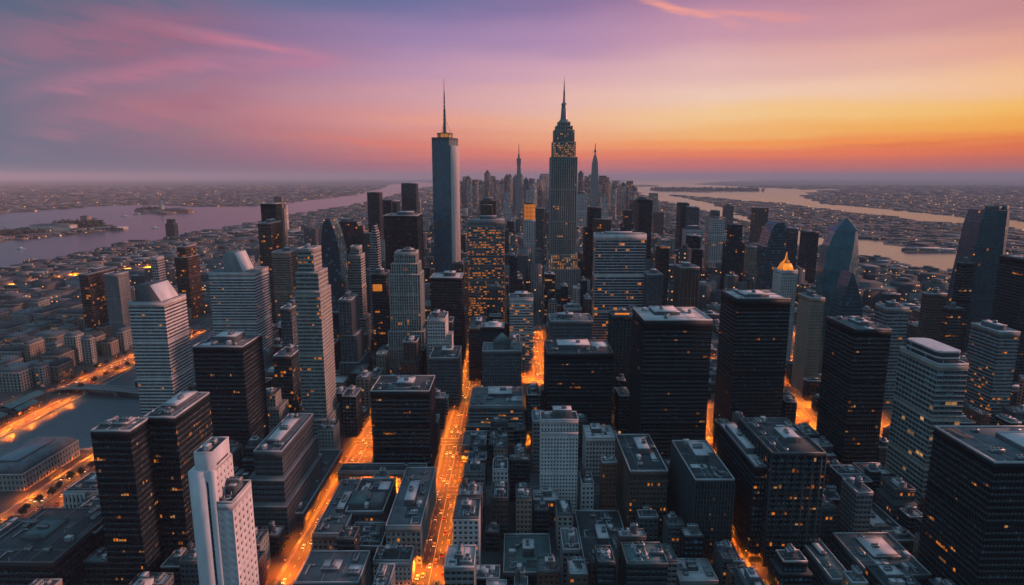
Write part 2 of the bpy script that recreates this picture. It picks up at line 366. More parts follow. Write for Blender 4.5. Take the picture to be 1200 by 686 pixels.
# ------------------------------------------------------------------ roads
SEGS = []                                    # road strips, kept clear of buildings: (p, q, halfwidth)
def road(name, pts, hw, lanes=4, pave=3.0, paint=True):
    a = MB(); p_ = MB(); l = MB(); have = False
    for (x0, y0), (x1, y1) in zip(pts[:-1], pts[1:]):
        d = np.array([x1 - x0, y1 - y0]); ln = np.hypot(*d); d = d / ln; n = np.array([d[1], -d[0]])
        SEGS.append((np.array([x0, y0]), np.array([x1, y1]), hw + pave))
        P = lambda s, o, z: (x0 + d[0]*s + n[0]*o, y0 + d[1]*s + n[1]*o, z)
        z = ROADZ[0]
        a.quads([P(0,-hw,z), P(ln,-hw,z), P(ln,hw,z), P(0,hw,z)][::-1], [(0,1,2,3)], 0)
        for sgn in (-1, 1):
            o0, o1 = sgn * hw, sgn * (hw + pave); lo, hi = min(o0, o1), max(o0, o1)
            V = [P(0,lo,0),P(0,hi,0),P(ln,hi,0),P(ln,lo,0),P(0,lo,.14),P(0,hi,.14),P(ln,hi,.14),P(ln,lo,.14)]
            p_.quads(V, [(0,1,5,4),(1,2,6,5),(2,3,7,6),(3,0,4,7),(4,5,6,7)], 0)
        if paint:
            for k in range(1, lanes):
                o = -hw + 2 * hw * k / lanes; w = .12
                if k == lanes // 2:
                    l.quads([P(0,o-w,z+.006),P(0,o+w,z+.006),P(ln,o+w,z+.006),P(ln,o-w,z+.006)], [(0,1,2,3)], 0)
                else:
                    s = 2.0
                    while s < ln - 4: l.quads([P(s,o-w,z+.006),P(s,o+w,z+.006),P(s+3,o+w,z+.006),P(s+3,o-w,z+.006)], [(0,1,2,3)], 0); s += 9
            have = True
    ROADZ[0] += 0.012
    tag(a.build(name, ASPH), kind='structure')
    if pave: tag(p_.build('pavement', PAVE), kind='structure')
    if have: tag(l.build('road_markings', PAINT), kind='structure')
ROADZ = [0.012]
AVE = [(-52, 290), (-52, 1010)]
LEFT = [(-137, 290), (-137, 640)]
QUAY = -365
road('avenue', AVE, 10.5, 6, 3.5)
road('avenue', LEFT, 9.5, 4, 3)
road('avenue', [(QUAY, 300), (QUAY, 615)], 17, 6, 3)
road('avenue', [(-300, 630), (-300, 1150)], 8, 4, 3)
road('quay_road', [(-506, 380), (-506, 700)], 6.5, 2, 2)
road('quay_road', [(-526, 700), (-526, 1150)], 15, 6, 3)
road('quay_road', [(-562, 540), (-562, 690)], 8, 4, 2)
road('avenue', [(38, 640), (38, 1300)], 8, 4, 3)
road('avenue', [(128, 560), (128, 1150)], 8, 4, 3)
road('avenue', [(149, 280), (150, 440), (186, 560), (205, 650), (212, 900)], 5.6, 4, 1)
road('avenue', [(296, 560), (322, 760), (380, 1000)], 9, 4, 3)
road('avenue', [(392, 600), (470, 1150)], 10, 4, 3)
road('avenue', [(352, 430), (380, 640)], 8, 4, 3)
CROSS = [465, 560, 655, 748, 840, 935, 1030]
SHORE = [tuple(gp(*p)[:2]) for p in ((-60, 345), (62, 328), (120, 319), (190, 312))]
road('shore_road', SHORE, 13, 4, 3, False)
for i, y in enumerate(CROSS):
    x0, x1 = (-137, -52) if i == 0 else (-340 if i > 2 else -160, 500)
    road('cross_street', [(x0 + 10, y), (x1 - 10, y)], 6 if i else 6.5, 2, 2)
road('cross_street', [(-52, 465), (118, 465)], 5, 2, 2)
# quay walls of the canal
def quay(pts, label):
    q = MB()
    for (x0, y0), (x1, y1) in zip(pts[:-1], pts[1:]):
        d = Vector((x1-x0, y1-y0)).normalized(); n = Vector((-d.y, d.x)) * .6
        V = [(x0-n.x,y0-n.y,0),(x1-n.x,y1-n.y,0),(x1+n.x,y1+n.y,0),(x0+n.x,y0+n.y,0)]; V += [(a, b, 1.3) for a, b, _ in V]
        q.quads(V, [(0,1,5,4),(1,2,6,5),(2,3,7,6),(3,0,4,7),(4,5,6,7)], 0)
    tag(q.build('quay_wall', KERB), label, 'wall')
quay([(-497,380),(-497,1000)], 'low pale stone quay wall along the far bank of the canal under the lit quay road')
quay(BASIN[1:7], 'low pale stone quay wall around the near basin of the canal beside the mansard hall')
# ------------------------------------------------------------------ rooftop kit
def unit_meshes():
    out = []
    for k, (w, d, h, nf) in enumerate(((4, 2.4, 1.8, 2), (6.5, 3, 2.4, 3), (3, 3, 2.6, 1))):
        m = MB(); m.box(-w/2, w/2, -d/2, d/2, 0.3, h, 0, 0, True); m.box(-w/2+.2, -w/2+.5, -d/2+.2, d/2-.2, 0, .3, 1); m.box(w/2-.5, w/2-.2, -d/2+.2, d/2-.2, 0, .3, 1)
        for i in range(nf): m.cyl((i - (nf-1)/2) * (w / nf), 0, h, h + .45, min(w / nf, d) * .38, n=12, mi=1)
        for i in range(5): m.box(-w/2+.3+i*(w-.6)/5, -w/2+.3+(i+.7)*(w-.6)/5, -d/2-.04, -d/2-.004, .6, h-.3, 1)
        o = m.build('air_unit', [UNIT, UNITD]); out.append(o.data); bpy.data.objects.remove(o)
    m = MB(); m.cyl(0, 0, 2.6, 6.2, 1.9, n=14, mi=0); m.cyl(0, 0, 6.2, 7.6, 2.05, .15, n=14, mi=1)
    for a in range(4): t = a * math.pi / 2 + .78; m.bar((math.cos(t)*1.5, math.sin(t)*1.5, 0), (math.cos(t)*1.5, math.sin(t)*1.5, 2.6), .13, 2)
    m.bar((-1.2,-1.2,1.3),(1.2,1.2,1.3),.08,2)
    o = m.build('water_tank', [WOOD, UNITD, STEEL]); tank = o.data; bpy.data.objects.remove(o)
    m = MB(); m.box(-1.6, 1.6, -2.2, 2.2, 0, 2.7, 0, 1); m.box(-.5, .5, -2.26, -2.202, 0, 2.1, 1)
    o = m.build('stair_hut', [W['grey'], ROOF['pale']]); hut = o.data; bpy.data.objects.remove(o)
    m = MB(); m.box(-2.5, 2.5, -1, 1, 0, .6, 0, 1); 
    o = m.build('skylight', [TRIM, G['blue']]); sky = o.data; bpy.data.objects.remove(o)
    m = MB(); m.box(-.45, .45, -4.5, 4.5, .3, 1.0, 0, 0, True); m.box(.45, 3.2, 3.6, 4.5, .3, 1.0, 0, 0, True)
    o = m.build('duct', [UNIT]); duct = o.data; bpy.data.objects.remove(o)
    return out, tank, hut, sky, duct
UNITS, TANK, HUT, SKYL, DUCT = unit_meshes()
def roof_kit(root, x0, x1, y0, y1, z, rng, deck='grey', trim=TRIM, pent=0.5, n=5, ph=5.0, tank=False, pentmat=None, far=False, ring=True, pentroof='pale'):
    w, d = x1 - x0, y1 - y0
    q = MB(); q.box(x0 + .5, x1 - .5, y0 + .5, y1 - .5, z - .3, z + .12); q.build('roof', ROOF[deck], root)
    p = MB(); h = 1.0; t = .38; e = .07
    p.box(x0-e, x1+e, y0-e, y0+t, z-.35, z+h, 0, 0, True); p.box(x0-e, x1+e, y1-t, y1+e, z-.35, z+h, 0, 0, True)
    p.box(x0-e, x0+t, y0+t, y1-t, z-.35, z+h, 0, 0, True); p.box(x1-t, x1+e, y0+t, y1-t, z-.35, z+h, 0, 0, True)
    p.build('parapet', trim, root)
    zt = z + .12
    if pent:
        pw, pd = w * pent * rng.uniform(.85, 1.1), d * pent * rng.uniform(.85, 1.15)
        cx, cy_ = (x0+x1)/2 + rng.uniform(-.1,.1)*w, (y0+y1)/2 + rng.uniform(-.06,.14)*d
        q = MB(); q.box(cx-pw/2, cx+pw/2, cy_-pd/2, cy_+pd/2, zt, zt+ph, 0, 1)
        q.box(cx-pw/2-.12, cx+pw/2+.12, cy_-pd/2-.12, cy_-pd/2+.3, zt+ph, zt+ph+.5, 2); q.box(cx-pw/2-.12, cx+pw/2+.12, cy_+pd/2-.3, cy_+pd/2+.12, zt+ph, zt+ph+.5, 2)
        ps = q.build('penthouse', [pentmat or W['slate'], ROOF[pentroof], trim], root)
        if not far:
            l = MB()
            for k in range(6): l.box(cx-pw*.4, cx+pw*.4, cy_-pd/2-.1, cy_-pd/2-.004, zt+.9+k*.55, zt+1.2+k*.55, 0)
            l.build('louvre', UNITD, ps)
            inst('air_unit', rng.choice(UNITS), root, (cx + rng.uniform(-.2,.2)*pw, cy_, zt+ph), rz=rng.choice((0, 1.5708)))
    if far: n = min(n, 2)
    for k in range(n):
        for _ in range(8):
            px_, py_ = rng.uniform(x0+3.5, x1-3.5) if w > 8 else (x0+x1)/2, rng.uniform(y0+3.5, y1-3.5) if d > 8 else (y0+y1)/2
            if pent and abs(px_-cx) < pw/2+2.4 and abs(py_-cy_) < pd/2+2.4: continue
            break
        else: continue
        kind = rng.random()
        if kind < .55: inst('air_unit', rng.choice(UNITS), root, (px_, py_, zt), rz=rng.choice((0, 1.5708)))
        elif kind < .7 and w > 12 and d > 14: inst('duct', DUCT, root, (min(max(px_, x0+2), x1-5), min(max(py_, y0+6), y1-6), zt))
        elif kind < .85: inst('stair_hut', HUT, root, (px_, py_, zt), rz=rng.choice((0, 1.5708)))
        else: inst('skylight', SKYL, root, (px_, py_, zt), rz=rng.choice((0, 1.5708)))
    if not far and w > 7 and d > 7:
        for k in range(rng.randint(1, 3)):
            q = MB(); a, b = rng.uniform(x0+1.5, x1-4), rng.uniform(y0+1.5, y1-4); ww, dd = min(rng.uniform(2, w*.45), x1-1-a), min(rng.uniform(2, d*.45), y1-1-b)
            q.box(a, a+ww, b, b+dd, zt, zt + .05 + k * .012, 0)
            q.build('roof_patch', ROOF[rng.choice(('pale', 'dark', 'grey'))], root)
        q = MB()
        for k in range(rng.randint(2, 5)):
            a, b = rng.uniform(x0+1.5, x1-1.5), rng.uniform(y0+1.5, y1-1.5)
            if rng.random() < .5: q.bar((x0+1, b, zt+.4), (x1-1, b, zt+.4), .13)
            else: q.bar((a, y0+1, zt+.45), (a, y1-1, zt+.45), .13)
            q.cyl(a, b, zt, zt + rng.uniform(.8, 2.4), .3, .22, 8)
        q.build('pipework', UNIT, root)
    if tank: inst('water_tank', TANK, root, (x0 + w*.25, y0 + d*.7, zt))
_m = MB(); _m.box(-.5, .5, -.5, .5, 0, 1, 0, 0, True); _o = _m.build('lit_window', LIT); LITME = _o.data; bpy.data.objects.remove(_o)
LITMES = []
for _k in (.02, .1, .25, .5, .9):
    _c = LITME.copy(); _c.attributes['rnd'].data.foreach_set('value', np.full(6, _k, np.float32)); _c.materials[0] = LITW if _k in (.1, .5) else LIT; LITMES.append(_c)
LITME.attributes['rnd'].data.foreach_set('value', np.full(6, .7, np.float32))
def window_mesh():
    m = MB(); m.box(-.5, .5, 0, .08, 0, 1, 0, 0, True)
    m.box(-.02, .02, -.05, 0, 0, 1, 1); m.box(-.5, .5, -.05, 0, .48, .52, 1)
    o = m.build('window', [G['grey'], TRIMD]); me = o.data; bpy.data.objects.remove(o); return me
WINME = window_mesh()
HEROES = []                                   # footprints and nicknames, for spacing and for naming neighbours
def foot(x0, x1, y0, y1, z, nick):
    HEROES.append((x0, x1, y0, y1, z, nick))
def faces(x0, x1, y0, y1, z0):
    return (((x0,y0,z0),(1,0,0),x1-x0),((x1,y0,z0),(0,1,0),y1-y0),((x1,y1,z0),(-1,0,0),x1-x0),((x0,y1,z0),(0,-1,0),y1-y0))
def tower(name, label, nick, xl, xr, yt, Y, dep, wallk='charcoal', glassk='dark', bay=3.0, fh=3.7, wx=.86, wy=.66, rec=.25, lit=.0, litrow=.1,
          deck='grey', trim=TRIM, pent=.5, ph=5, n=5, tank=False, tiers=None, band=4.0, parts=0, windows=False, litm=LIT, rot=0, cat='tower', fins=0, base=None, piers=False, group=None, pentroof='pale', ztop=None, front=None):
    rng = random.Random(hash(nick) % 99991 if False else sum(ord(c) * (i + 3) for i, c in enumerate(nick + name)))
    a = yp(xl, yt, Y); b = yp(xr, yt, Y); zt = a[2] if ztop is None else ztop; w = b[0] - a[0]
    far = Y > 820
    if far: bay *= 1 + (Y - 820) / 900; fh *= 1 + (Y - 820) / 2500
    cx, cy_ = (a[0] + b[0]) / 2, Y + dep / 2
    root = empty(name, (cx, cy_, 0), label, cat, group); root.rotation_euler.z = R(rot)
    foot(a[0], b[0], Y, Y + dep, zt, nick)
    tiers = tiers or [(0, 1, 0, 1, 0, 1)]; litn = 0
    for ti, (fx0, fx1, fy0, fy1, fz0, fz1) in enumerate(tiers):
        x0, x1, y0, y1 = -w/2 + w*fx0, -w/2 + w*fx1, -dep/2 + dep*fy0, -dep/2 + dep*fy1
        z0, z1 = zt * fz0, zt * fz1; last = ti == len(tiers) - 1; bd = band if last else 1.2
        m = MB(); ny = max(1, round((z1 - z0 - bd) / fh)); hh = z1 - z0 - bd
        wn = []
        for o, u, fw in faces(x0, x1, y0, y1, z0):
            nx = max(1, round(fw / bay))
            wx_, wy_ = front if front and u[0] > 0 else (wx, wy)
            m.cells(o, u, fw, hh, nx, ny, wx_, wy_, rec, 0, 1, lit, 2, reveal=not far, litrow=litrow)
            if windows or parts: wn.append((o, u, fw, nx, ny, hh))
        if windows: m.f.pop() if False else None
        # plain band under the roof, 5 cm proud
        m.box(x0-.05, x1+.05, y0-.05, y1+.05, z0+hh, z1, 0, 0, True)
        if piers:
            for o, u, fw in faces(x0, x1, y0, y1, z0):
                nx = max(1, round(fw / bay)); nrm = np.array([u[1], -u[0]])
                for k in range(0, nx + 1, piers):
                    s = fw * k / nx; c = np.array(o[:2]) + np.array(u[:2]) * s
                    e = .42; p0 = c - np.abs(u[:2]) * e - np.abs(nrm) * .02; p1 = c + np.abs(u[:2]) * e + np.abs(nrm) * .02
                    lo = np.minimum(p0, p1 + nrm * .5); lo = np.minimum(lo, p0 + nrm * .5); hi = np.maximum(np.maximum(p0, p1), np.maximum(p0, p1) + nrm * .5)
                    m.box(lo[0], hi[0], lo[1], hi[1], z0, z1 - bd * .4, 0)
        if fins:
            for o, u, fw in faces(x0, x1, y0, y1, z0):      # projecting floor edges
                nrm = np.array([u[1], -u[0]])
                for k in range(1, ny + 1):
                    zz = z0 + hh * k / ny - .25
                    c0 = np.array(o[:2]); c1 = c0 + np.array(u[:2]) * fw
                    lo = np.minimum(np.minimum(c0, c1), np.minimum(c0, c1) + nrm * fins); hi = np.maximum(np.maximum(c0, c1), np.maximum(c0, c1) + nrm * fins)
                    m.box(lo[0], hi[0], lo[1], hi[1], zz, zz + .3, 0, 0, True)
        m.build('shaft' if len(tiers) == 1 else ('podium' if ti == 0 else ('crown' if last else 'setback')), [W[wallk], G[glassk], litm], root)
        if windows:
            cnt = 0; order = [0, 1 if cx < 0 else 3][(1 if front else 0):]
            for fi in order:
                o, u, fw, nx, ny_, h_ = wn[fi]; u2 = np.array(u); nr = np.array([u[1], -u[0], 0]); bw, bh = fw / nx, h_ / ny_
                for j in range(ny_ - 1, -1, -1):
                    for i in range(nx):
                        c = np.array(o) + u2 * (i + .5) * bw + np.array([0, 0, j * bh + bh * (1 - wy) * .5]) - nr * (rec - .02 + .06)
                        if cnt < 100 and (fi == order[0] or True):
                            q = inst('window', WINME, root, c, (bw * wx, 1, bh * wy), math.atan2(u[1], u[0])); cnt += 1
        if parts and (last or len(tiers) <= 2):
            for k in range(int(parts * .62)):
                fi = rng.choice([0, 0, 1 if cx < 0 else 3]); o, u, fw, nx, ny_, h_ = wn[fi]; bw, bh = fw / nx, h_ / ny_
                j = int(rng.random() ** .8 * ny_); rl = min(nx, rng.choice((1, 1, 1, 2, 2, 3, 5))); i = rng.randint(0, nx - rl)
                nr = np.array([u[1], -u[0], 0])
                nn = len(root.children)
                for q_ in range(rl):
                    if rl > 2 and rng.random() < .2: continue
                    c = np.array(o) + np.array(u) * (i + q_ + .5) * bw + np.array([0, 0, j * bh + bh * (1 - wy) * .5]) - nr * (rec * .5)
                    if litn < 96: litn += 1; inst('lit_window', rng.choice(LITMES), root, c, (bw * wx * rng.choice((.6, 1, 1)), rec * .7, bh * wy * rng.choice((.4, .55, .8))), math.atan2(u[1], u[0]))
        nxt = tiers[ti + 1] if not last else None
        if last: roof_kit(root, x0, x1, y0, y1, z1, rng, deck, TRIMD if (trim is TRIM and wallk in ('black', 'charcoal') and rng.random() < .5) else trim, pent, n, ph, tank, far=far, pentroof=pentroof)
        elif True:
            q = MB(); q.box(x0-.05, x1+.05, y0-.05, y1+.05, z1, z1 + .5, 1, 0); q.build('ledge', [ROOF[deck], trim], root)
    return root
def loft(m, keys, fh=4.0, gm=0, bm=1, frac=.86, bay=4.0, lit=0.0, litm=2, roofm=3):
    """glass skin over interpolated cross-sections, a thin spandrel line at each floor"""
    zs = [k[0] for k in keys]; z0, z1 = zs[0], zs[-1]; nf = max(1, round((z1 - z0) / fh))
    def sec(z):
        for (a, A), (b, B) in zip(keys[:-1], keys[1:]):
            if z <= b + 1e-6: t = (z - a) / (b - a); return [(p[0]+(q[0]-p[0])*t, p[1]+(q[1]-p[1])*t) for p, q in zip(A, B)]
        return keys[-1][1]
    lv = sorted(set([round(z0 + (z1 - z0) * k / nf, 3) for k in range(nf + 1)] + [round(z, 3) for z in zs]))
    npt = len(keys[0][1]); lens = [max(math.dist(s[1][i], s[1][(i+1) % npt]) for s in keys) for i in range(npt)]
    for a, b in zip(lv[:-1], lv[1:]):
        mid = a + (b - a) * frac
        for (c, d, isg) in ((a, mid, True), (mid, b, False)):
            A, B = sec(c), sec(d)
            for i in range(npt):
                j = (i + 1) % npt; k = max(1, round(lens[i] / bay)) if isg else 1
                for q in range(k):
                    t0, t1 = q / k, (q + 1) / k
                    L_ = lambda S, t: (S[i][0] + (S[j][0] - S[i][0]) * t, S[i][1] + (S[j][1] - S[i][1]) * t)
                    p0, p1, p2, p3 = L_(A, t0), L_(A, t1), L_(B, t1), L_(B, t0)
                    mi = (litm if m.rng.random() < lit else gm) if isg else bm
                    m.quads([(*p0, c), (*p1, c), (*p2, d), (*p3, d)], [(0,1,2,3)], mi)
    T = keys[-1][1]; cx = sum(p[0] for p in T) / npt; cy_ = sum(p[1] for p in T) / npt
    for i in range(0, npt):
        j = (i + 1) % npt
        m.quads([(*T[i], z1), (*T[j], z1), ((T[j][0]+cx)/2, (T[j][1]+cy_)/2, z1), (cx, cy_, z1)], [(0,1,2,3)], roofm)
        m.quads([(*T[i], z1), ((T[j][0]+cx)/2, (T[j][1]+cy_)/2, z1), (cx, cy_, z1), (cx, cy_, z1)], [(0,1,2,3)], roofm) if False else None
    return m
# ------------------------------------------------------------------ the towers one can tell apart
T = tower
# left and lower left
a = yp(220, 553, 300); b = yp(250, 553, 300); zt = a[2]; w = b[0] - a[0]
r = empty('apartment_tower', ((a[0]+b[0])/2, 311, 0), 'slim pale stone tower with a blank front and dark vertical slot at the lower edge', 'tower'); foot(a[0], b[0], 300, 322, zt, 'slim pale tower')
h2 = w / 2; m = MB()
m.box(-h2, h2 - 4.6, -11, -9, 0, zt, 0); m.box(h2 - 3.2, h2, -11, -9, 0, zt, 0)
m.box(h2 - 4.6, h2 - 3.2, -11, -9, zt - 6, zt, 0)
m.cells((h2, -9, 0), (0, 1, 0), 20, zt, 5, 26, .35, .45, .3, 0, 1); m.cells((h2, 11, 0), (-1, 0, 0), w, zt, 4, 26, .4, .5, .3, 0, 1); m.cells((-h2, 11, 0), (0, -1, 0), 20, zt, 5, 26, .4, .5, .3, 0, 1)
for k in range(24): m.box(h2 - 4.6, h2 - 3.2, -10.6, -10.2, k * 3.5 + .2, k * 3.5 + 3.2, 1)
m.box(-h2, h2, -9, 11, zt - .4, zt, 0); m.build('shaft', [W['white'], G['dark']], r)
m = MB(); x0, x1 = -h2 + w * .26, h2 - .4; zb = zt + 9.5; m.box(x0, x1, -10, 9.5, zt, zb, 0); m.box(x0 - .1, x1 + .1, -10.1, -9.6, zb, zb + .9, 0); m.box(x0 - .1, x1 + .1, 9.1, 9.6, zb, zb + .9, 0); m.box(x0 - .1, x0 + .4, -9.6, 9.1, zb, zb + .9, 0); m.box(x1 - .4, x1 + .1, -9.6, 9.1, zb, zb + .9, 0); m.box(x0 + .4, x1 - .4, -9.6, 9.1, zb, zb + .1, 1)
cr_ = m.build('crown', [W['white'], ROOF['dark']], r)
m = MB(); m.box(x1 + .02, x1 + .12, -6, 7, zt + 1, zt + 2.2, 0); m.build('louvre', UNITD, cr_)
inst('air_unit', UNITS[2], r, ((x0+x1)/2, 2, zb)); inst('stair_hut', HUT, r, ((x0+x1)/2, -5, zb)); inst('duct', DUCT, r, (x0 + 1.2, 3, zb))
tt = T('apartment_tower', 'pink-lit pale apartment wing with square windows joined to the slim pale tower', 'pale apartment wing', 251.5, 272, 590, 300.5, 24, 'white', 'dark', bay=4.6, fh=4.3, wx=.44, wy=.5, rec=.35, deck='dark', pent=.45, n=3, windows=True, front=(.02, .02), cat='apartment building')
T('office_tower', 'black slab tower with a low long roof, lower left beside the slim pale tower', 'black slab by the canal avenue', 106, 152, 506, 340, 19, 'black', 'dark', bay=1.6, wx=.8, wy=.6, parts=26, pent=.45, ph=1.6, n=6, rec=.2)
T('office_tower', 'black tower block with a stepped pale penthouse right behind the black slab by the canal', 'black block with pale penthouse', 168, 205, 490, 359.4, 44, 'black', 'dark', bay=1.6, wx=.8, wy=.6, parts=22, lit=.01, litrow=.1, pent=.62, ph=2.6, n=6, rec=.2)
T('office_tower', 'tall grey tower ruled with close horizontal bands and a dark sloping rooftop hood', 'banded tower with sloping hood', 150, 192, 355, 625, 44, 'pale', 'grey', bay=1.6, fh=3.6, wx=1, wy=.46, rec=.25, pent=0, n=0, deck='dark', lit=.004)
T('office_tower', 'plain black tower with flat cluttered roof in front of the grey tower with wedge top', 'plain black tower', 225.5, 284, 407, 500, 41, 'black', 'dark', bay=1.8, wx=.84, wy=.62, parts=14, pent=.42, n=6, rec=.2)
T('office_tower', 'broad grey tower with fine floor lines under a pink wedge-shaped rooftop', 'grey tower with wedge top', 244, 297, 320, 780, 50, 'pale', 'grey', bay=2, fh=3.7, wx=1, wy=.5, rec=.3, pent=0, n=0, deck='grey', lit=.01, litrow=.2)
T('setback_tower', 'grey stepped tower with ribbed pink side standing over the left glowing avenue', 'grey stepped tower', 342, 372, 293, 545, 34, 'lime', 'grey', bay=1.7, fh=3.5, wx=.96, wy=.5, rec=.3,
  tiers=[(-.12,1.1,-.12,1.1,0,.16),(0,1,0,1,.16,.80),(.05,.95,.05,.9,.80,.89),(.14,.78,.1,.8,.89,1)], pent=0, n=1, lit=.012, litrow=.25, parts=12, band=2)
T('office_building', 'dark terraced office block with three stepped roofs beside the left glowing avenue', 'dark terraced block', 297, 330, 530, 405, 70, 'slate', 'dark', bay=2.4, wx=.9, wy=.45, tiers=[(-.35,1.25,-.15,1,0,.42),(-.2,1.12,-.08,1,.42,.7),(0,1,0,1,.7,1)], n=4, pent=.6, ph=3, deck='grey', pentroof='pale')
T('office_building', 'long lower wing with a cluttered roof between terraced block and left glowing avenue', 'long wing on the avenue', 323, 355, 602, 410, 105, 'slate', 'grey', bay=2.6, wx=.5, wy=.6, n=9, pent=.25, ph=4, deck='dark', rec=.35, lit=.02)
T('office_building', 'glass-fronted black office box with open roof pit, left of the central glowing avenue', 'black office box with roof pit', 434, 503, 459, 490, 40, 'black', 'dark', bay=2.2, wx=.9, wy=.74, parts=10, pent=.35, ph=3, n=8, deck='dark', rec=.15, band=5)
# lower centre, left of the avenue
T('office_building', 'low lit stone office row below the black office box on the glowing cross street', 'lit stone row', 396, 498, 553, 474, 14, 'lime', 'grey', bay=3, fh=3.6, wx=.5, wy=.62, rec=.3, n=2, pent=0, deck='dark', lit=.16, litm=LITW)
T('office_building', 'wide low block with layered roof decks and ducts between the two glowing avenues', 'layered roof block', 405, 449, 607, 396, 48, 'slate', 'grey', bay=3.4, wx=.5, wy=.55, n=10, pent=0, deck='dark', rec=.3, lit=.03, ztop=21)
T('office_building', 'long roof with a bright vent row along the left glowing avenue, beside layered roof', 'vent-row roof', 366, 402, 634, 372, 74, 'grey', 'dark', bay=3.4, wx=.5, wy=.55, n=13, pent=.3, ph=3, deck='grey', rec=.3, lit=.05, ztop=19)
T('office_building', 'stone block with tall roof sheds at the central avenue kerb, beside layered roof', 'tall-shed block', 452, 493, 622, 368, 82, 'lime', 'grey', bay=3.2, wx=.5, wy=.6, n=14, pent=.34, ph=5, deck='grey', rec=.3, lit=.04, ztop=27)
T('office_building', 'sunken dark court building with skylights, in front of the layered roof block', 'sunken court building', 405, 447, 660, 364, 28, 'slate', 'grey', bay=3, n=8, pent=.2, ph=3, deck='dark', ztop=15)
T('office_building', 'small pale slab with a blank face standing on the layered roof between the avenues', 'small pale slab', 425, 444, 572, 444.5, 8, 'pale', 'grey', bay=3, wx=.3, wy=.4, n=1, pent=0, deck='dark', wy_=0) if False else None
T('apartment_building', 'stone block with rows of small punched windows at the corner of the central avenue', 'punched stone corner block', 437, 481, 658, 346, 15, 'pale', 'dark', bay=2.6, fh=3.3, wx=.42, wy=.5, rec=.35, n=5, pent=.3, deck='dark', windows=True, cat='apartment building')
T('office_building', 'flat dark roof with a narrow plant strip, cut by the bottom edge beside left avenue', 'flat dark roof', 345, 420, 686, 315, 30, 'slate', 'grey', bay=3, n=3, pent=.3, ph=2, deck='grey', ztop=24)
# left middle
T('glass_tower', 'dark tower with a slanting lit face below the crescent-topped tower', 'slanting-faced tower', 388, 402, 366, 800, 26, 'charcoal', 'teal', bay=3, n=1, pent=0, lit=.02)
T('setback_tower', 'slender stepped tower with cream gabled crown, right of the crescent-topped tower', 'cream-crowned tower', 407, 422, 290, 850, 26, 'lime', 'grey', bay=2.6, wx=.9, wy=.5, tiers=[(-.3,1.2,0,1.2,0,.35),(0,1,0,1,.35,.93),(.15,.85,.15,.85,.93,1)], n=0, pent=0, lit=.02, trim=W['pale'])
T('setback_tower', 'narrow ribbed stone tower with curved lit edge, left of the art deco tower', 'narrow ribbed tower', 397, 411, 352, 700, 34, 'slate', 'grey', bay=2, wx=.6, wy=.85, piers=2, tiers=[(-.15,1.5,-.1,1.1,0,.33),(0,1.3,0,1.05,.33,.62),(0,1,0,1,.62,1)], n=1, pent=.4)
T('setback_tower', 'art deco stone tower with tall vertical ribs and a boxy pink-sided crown', 'art deco tower', 455, 491, 297, 740, 34, 'lime', 'grey', bay=2.9, fh=3.6, wx=.55, wy=.8, rec=.4, piers=2, tiers=[(-.08,1.1,-.08,1.1,0,.4),(0,1,0,1,.4,.84),(.07,.93,.05,.95,.84,.92),(.18,.86,.12,.88,.92,1)], n=1, pent=.5, ph=3, lit=.02, trim=W['pale'])
T('office_tower', 'pale stepped office tower with a rounded white corner, right of the art deco tower', 'pale stepped tower', 500, 527, 375, 690, 40, 'pale', 'grey', bay=2.8, wx=.7, wy=.5, tiers=[(0,1,0,1,0,.74),(.0,.78,.1,1,.74,1)], n=3, pent=.4)
T('office_building', 'grey roofed box right of the black office box, at the central avenue kerb', 'grey box at the avenue', 503, 537, 420, 640, 46, 'slate', 'dark', bay=2.8, wx=.8, wy=.5, n=5, pent=.4, deck='dark')
T('office_tower', 'wide black glass slab under the horizon with pink-lit penthouse at its right end', 'wide black slab', 450, 489, 253, 1050, 62, 'black', 'dark', bay=3, n=1, pent=.5)
T('office_tower', 'dark narrow slab standing alone before the left river', 'narrow slab by the river', 430, 444, 226, 1500, 40, 'charcoal', 'dark', n=0, pent=0)
T('office_tower', 'dark block with smaller cube top rising at the left river bank', 'cube-topped block', 305, 323, 239, 1180, 30, 'black', 'dark', n=0, pent=0, lit=.01)
T('office_tower', 'dark square tower with warm lit side below the cube-topped block', 'warm-sided square tower', 302, 317, 262, 1050, 50, 'brown', 'bronze', n=1, pent=.4, lit=.025, litrow=.4)
T('art_deco_tower', 'dark domed tower with copper-lit flank on the left river bank', 'domed dark tower', 203, 218, 290, 1080, 42, 'brown', 'bronze', tiers=[(0,1,0,1,0,.86),(.15,.85,.1,.9,.86,1)], n=0, pent=.4, lit=.025, litrow=.3)
T('office_tower', 'small pale wedge-sided tower left of the domed dark tower', 'small pale wedge-sided tower', 177, 184, 302, 960, 20, 'pale', 'grey', n=0, pent=0)
T('office_tower', 'plain grey mid-rise slab standing in front of the domed dark tower', 'plain grey mid-rise slab', 121, 138, 322, 900, 26, 'grey', 'grey', n=1, pent=0, bay=3, wx=.3)
T('office_building', 'block with a glowing orange window wall on the left bank, before the river piers', 'orange-walled block', 92, 103, 322, 930, 70, 'brown', 'bronze', lit=.03, litrow=.4, n=1)
T('office_tower', 'dark glass block between wide black slab and narrow slab near the left river', 'dark glass block', 446, 465, 236, 1750, 50, 'charcoal', 'dark', n=0, pent=0)
T('office_tower', 'tall dark box with stepped right shoulder left of the spired glass tower', 'tall dark box', 470, 487, 215, 1900, 50, 'charcoal', 'dark', n=0, pent=0)
T('office_tower', 'dark tower with one orange-lit sign floor, left of the art deco tower', 'orange sign tower', 435, 452, 322, 800, 30, 'black', 'dark', n=1, parts=10, lit=.02)
